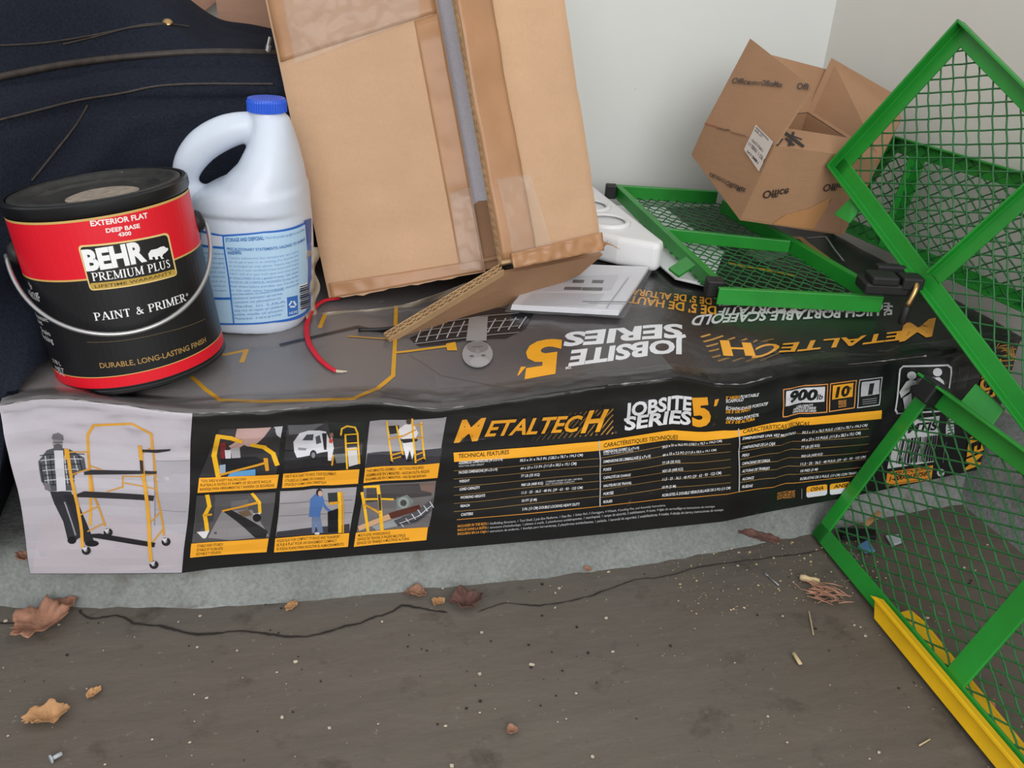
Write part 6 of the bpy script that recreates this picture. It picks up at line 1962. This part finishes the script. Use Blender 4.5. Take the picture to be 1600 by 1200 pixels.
stick('nail', (1198, 898), (1217, 915), 0.0011, 'steel', 'grey steel nail on the floor left of the shredded bark', 'nail', extra=1.9)
stick('wood_splinter', (1240, 1020), (1251, 1038), 0.0022, 'wood', 'short pale wood splinter in the open floor right of centre', 'wood', flat=.5)
stick('plastic_anchor', (80, 1186), (97, 1177), 0.0019, 'plastic_grey', 'pale plastic wall anchor at the bottom left of the floor', 'anchor', extra=2.0)
stick('dark_twig', (10, 925), (14, 940), 0.0008, 'chip_dark', 'thin dark twig against the curb at the far left', 'twig')
stick('straw', (1264, 955), (1271, 992), 0.0006, 'wood', 'thin dry straw below the shredded bark', 'straw')
stick('straw', (1436, 1165), (1453, 1155), 0.0007, 'wood', 'thin dry straw near the yellow foot rail', 'straw')
# scraps behind the front panel
nc = at(1331, 872, Z=0.003)
tag(obj('hex_nut', lathe([(.0035, -.003), (.0078, -.003), (.0082, 0), (.0078, .003), (.0035, .003), (.0035, -.003)], nc, np.array([.3, -.2, .9]), np.array([1.0, 0, 0]), 6), M['steel'], origin=nc), 'small steel hex nut on the floor behind the front mesh panel', 'nut')
def scrap(name, px, m, label, cat, z=0.004, th=0.003):
    p = [at(*q, Z=z) for q in px]
    o_ = obj(name, prism(p, np.array([0, 0, -th])), M[m], origin=sum(p) / len(p)); bevel_obj(o_, .0008); tag(o_, label, cat)
scrap('blue_scrap', [(1340, 852), (1356, 842), (1368, 860), (1352, 862)], 'plastic_blue', 'pale blue plastic scrap behind the front mesh panel', 'scrap', .006)
scrap('white_scrap', [(1384, 836), (1404, 834), (1410, 846), (1394, 852)], 'plastic_grey', 'translucent white plastic scrap behind the front mesh panel', 'scrap', .005)
scrap('black_scrap', [(1312, 824), (1368, 826), (1370, 838), (1316, 838)], 'rubber', 'black rubber strip at the foot of the curb behind the mesh', 'scrap', .010, .006)
scrap('brown_strip', [(1348, 818), (1372, 796), (1378, 802), (1356, 822)], 'leaf_orange', 'curled brown strip on the curb behind the front mesh panel', 'scrap', LEDGE + .003, .002)
scrap('pink_scrap', [(1544, 1094), (1555, 1090), (1556, 1108), (1546, 1112)], 'pink', 'pinkish scrap beside the yellow foot rail', 'scrap', .010, .006)
# grit and paint chips: far too many to count
def grit(name, n, m, smin, smax, area, label, seed, dens=None):
    R = random.Random(seed); parts = []
    while len(parts) < n:
        x = R.uniform(*area[0]); y = R.uniform(*area[1])
        if y > curb_front(x) - 0.012: continue
        if dens and R.random() > dens(x, y): continue
        s = smin + (smax - smin) * R.random() ** 3; z = floor_z(x, y) - 0.0002
        a0 = R.random() * 6; k = R.choice((4, 5, 6))
        poly = [np.array([x + s * (0.6 + .5 * R.random()) * math.cos(a0 + 6.283 * i / k), y + s * (.5 + .5 * R.random()) * math.sin(a0 + 6.283 * i / k), z]) for i in range(k)]
        parts.append(prism(poly, np.array([0, 0, s * 0.35])))
    o_ = obj(name, join(*parts), M[m], fix=True); tag(o_, label, 'grit', kind='stuff'); o_['category'] = 'grit'


A1_ = ((-0.05, 1.1), (-0.42, 0.03))
grit('paint_chips', 320, 'chip', .0005, .0026, A1_, 'scattered pale paint chips over the concrete floor', 11)
grit('sawdust_flakes', 240, 'wood', .0005, .0019, ((0.66, 0.92), (-.14, -.01)), 'sprinkle of pale flakes on the floor near the green front panel', 12)
grit('dark_grit', 220, 'chip_dark', .0005, .0022, A1_, 'scattered dark grit over the concrete floor', 13)


# cracks in the slab
def crack(px, w, seed):
    P = [at(*q, Z=0.0) for q in px]
    S_ = spline(P, len(P) * 14)
    V, F = [], []
    for i, p in enumerate(S_):
        d = unit(S_[min(i + 1, len(S_) - 1)] - S_[max(i - 1, 0)]); q = np.array([-d[1], d[0], 0])
        j = 0.0018 * fbm(p[0], p[1], seed, 60) + .0010 * fbm(p[0], p[1], seed, 180)
        ww = w * (0.45 + 0.9 * abs(fbm(p[0], p[1], seed + 4, 45))) * min(1, i / 3 + .1, (len(S_) - 1 - i) / 3 + .1)
        for s_ in (-1, 1):
            r = p + q * (j + s_ * ww); r[2] = floor_z(r[0], r[1]) + 0.0003
            V.append(r)
    for i in range(len(S_) - 1): F.append((2 * i, 2 * i + 1, 2 * i + 3, 2 * i + 2))
    obj('crack', (V, F), M['chip_dark'], floor)


BASE[floor.name] = np.zeros(3)
crack([(-10, 973), (25, 972)], .0016, 1)
crack([(122, 956), (140, 966), (160, 966), (185, 962), (210, 974), (250, 978), (300, 988), (340, 988), (380, 985), (430, 992), (480, 994), (530, 982), (570, 970), (610, 957), (630, 946), (665, 952), (700, 957)], .0019, 2)
crack([(745, 957), (790, 942), (840, 945), (890, 938), (940, 925), (990, 906), (1040, 899), (1100, 884), (1160, 877), (1230, 868), (1290, 860)], .0010, 3)

make_texts()
for f in LATER: f()
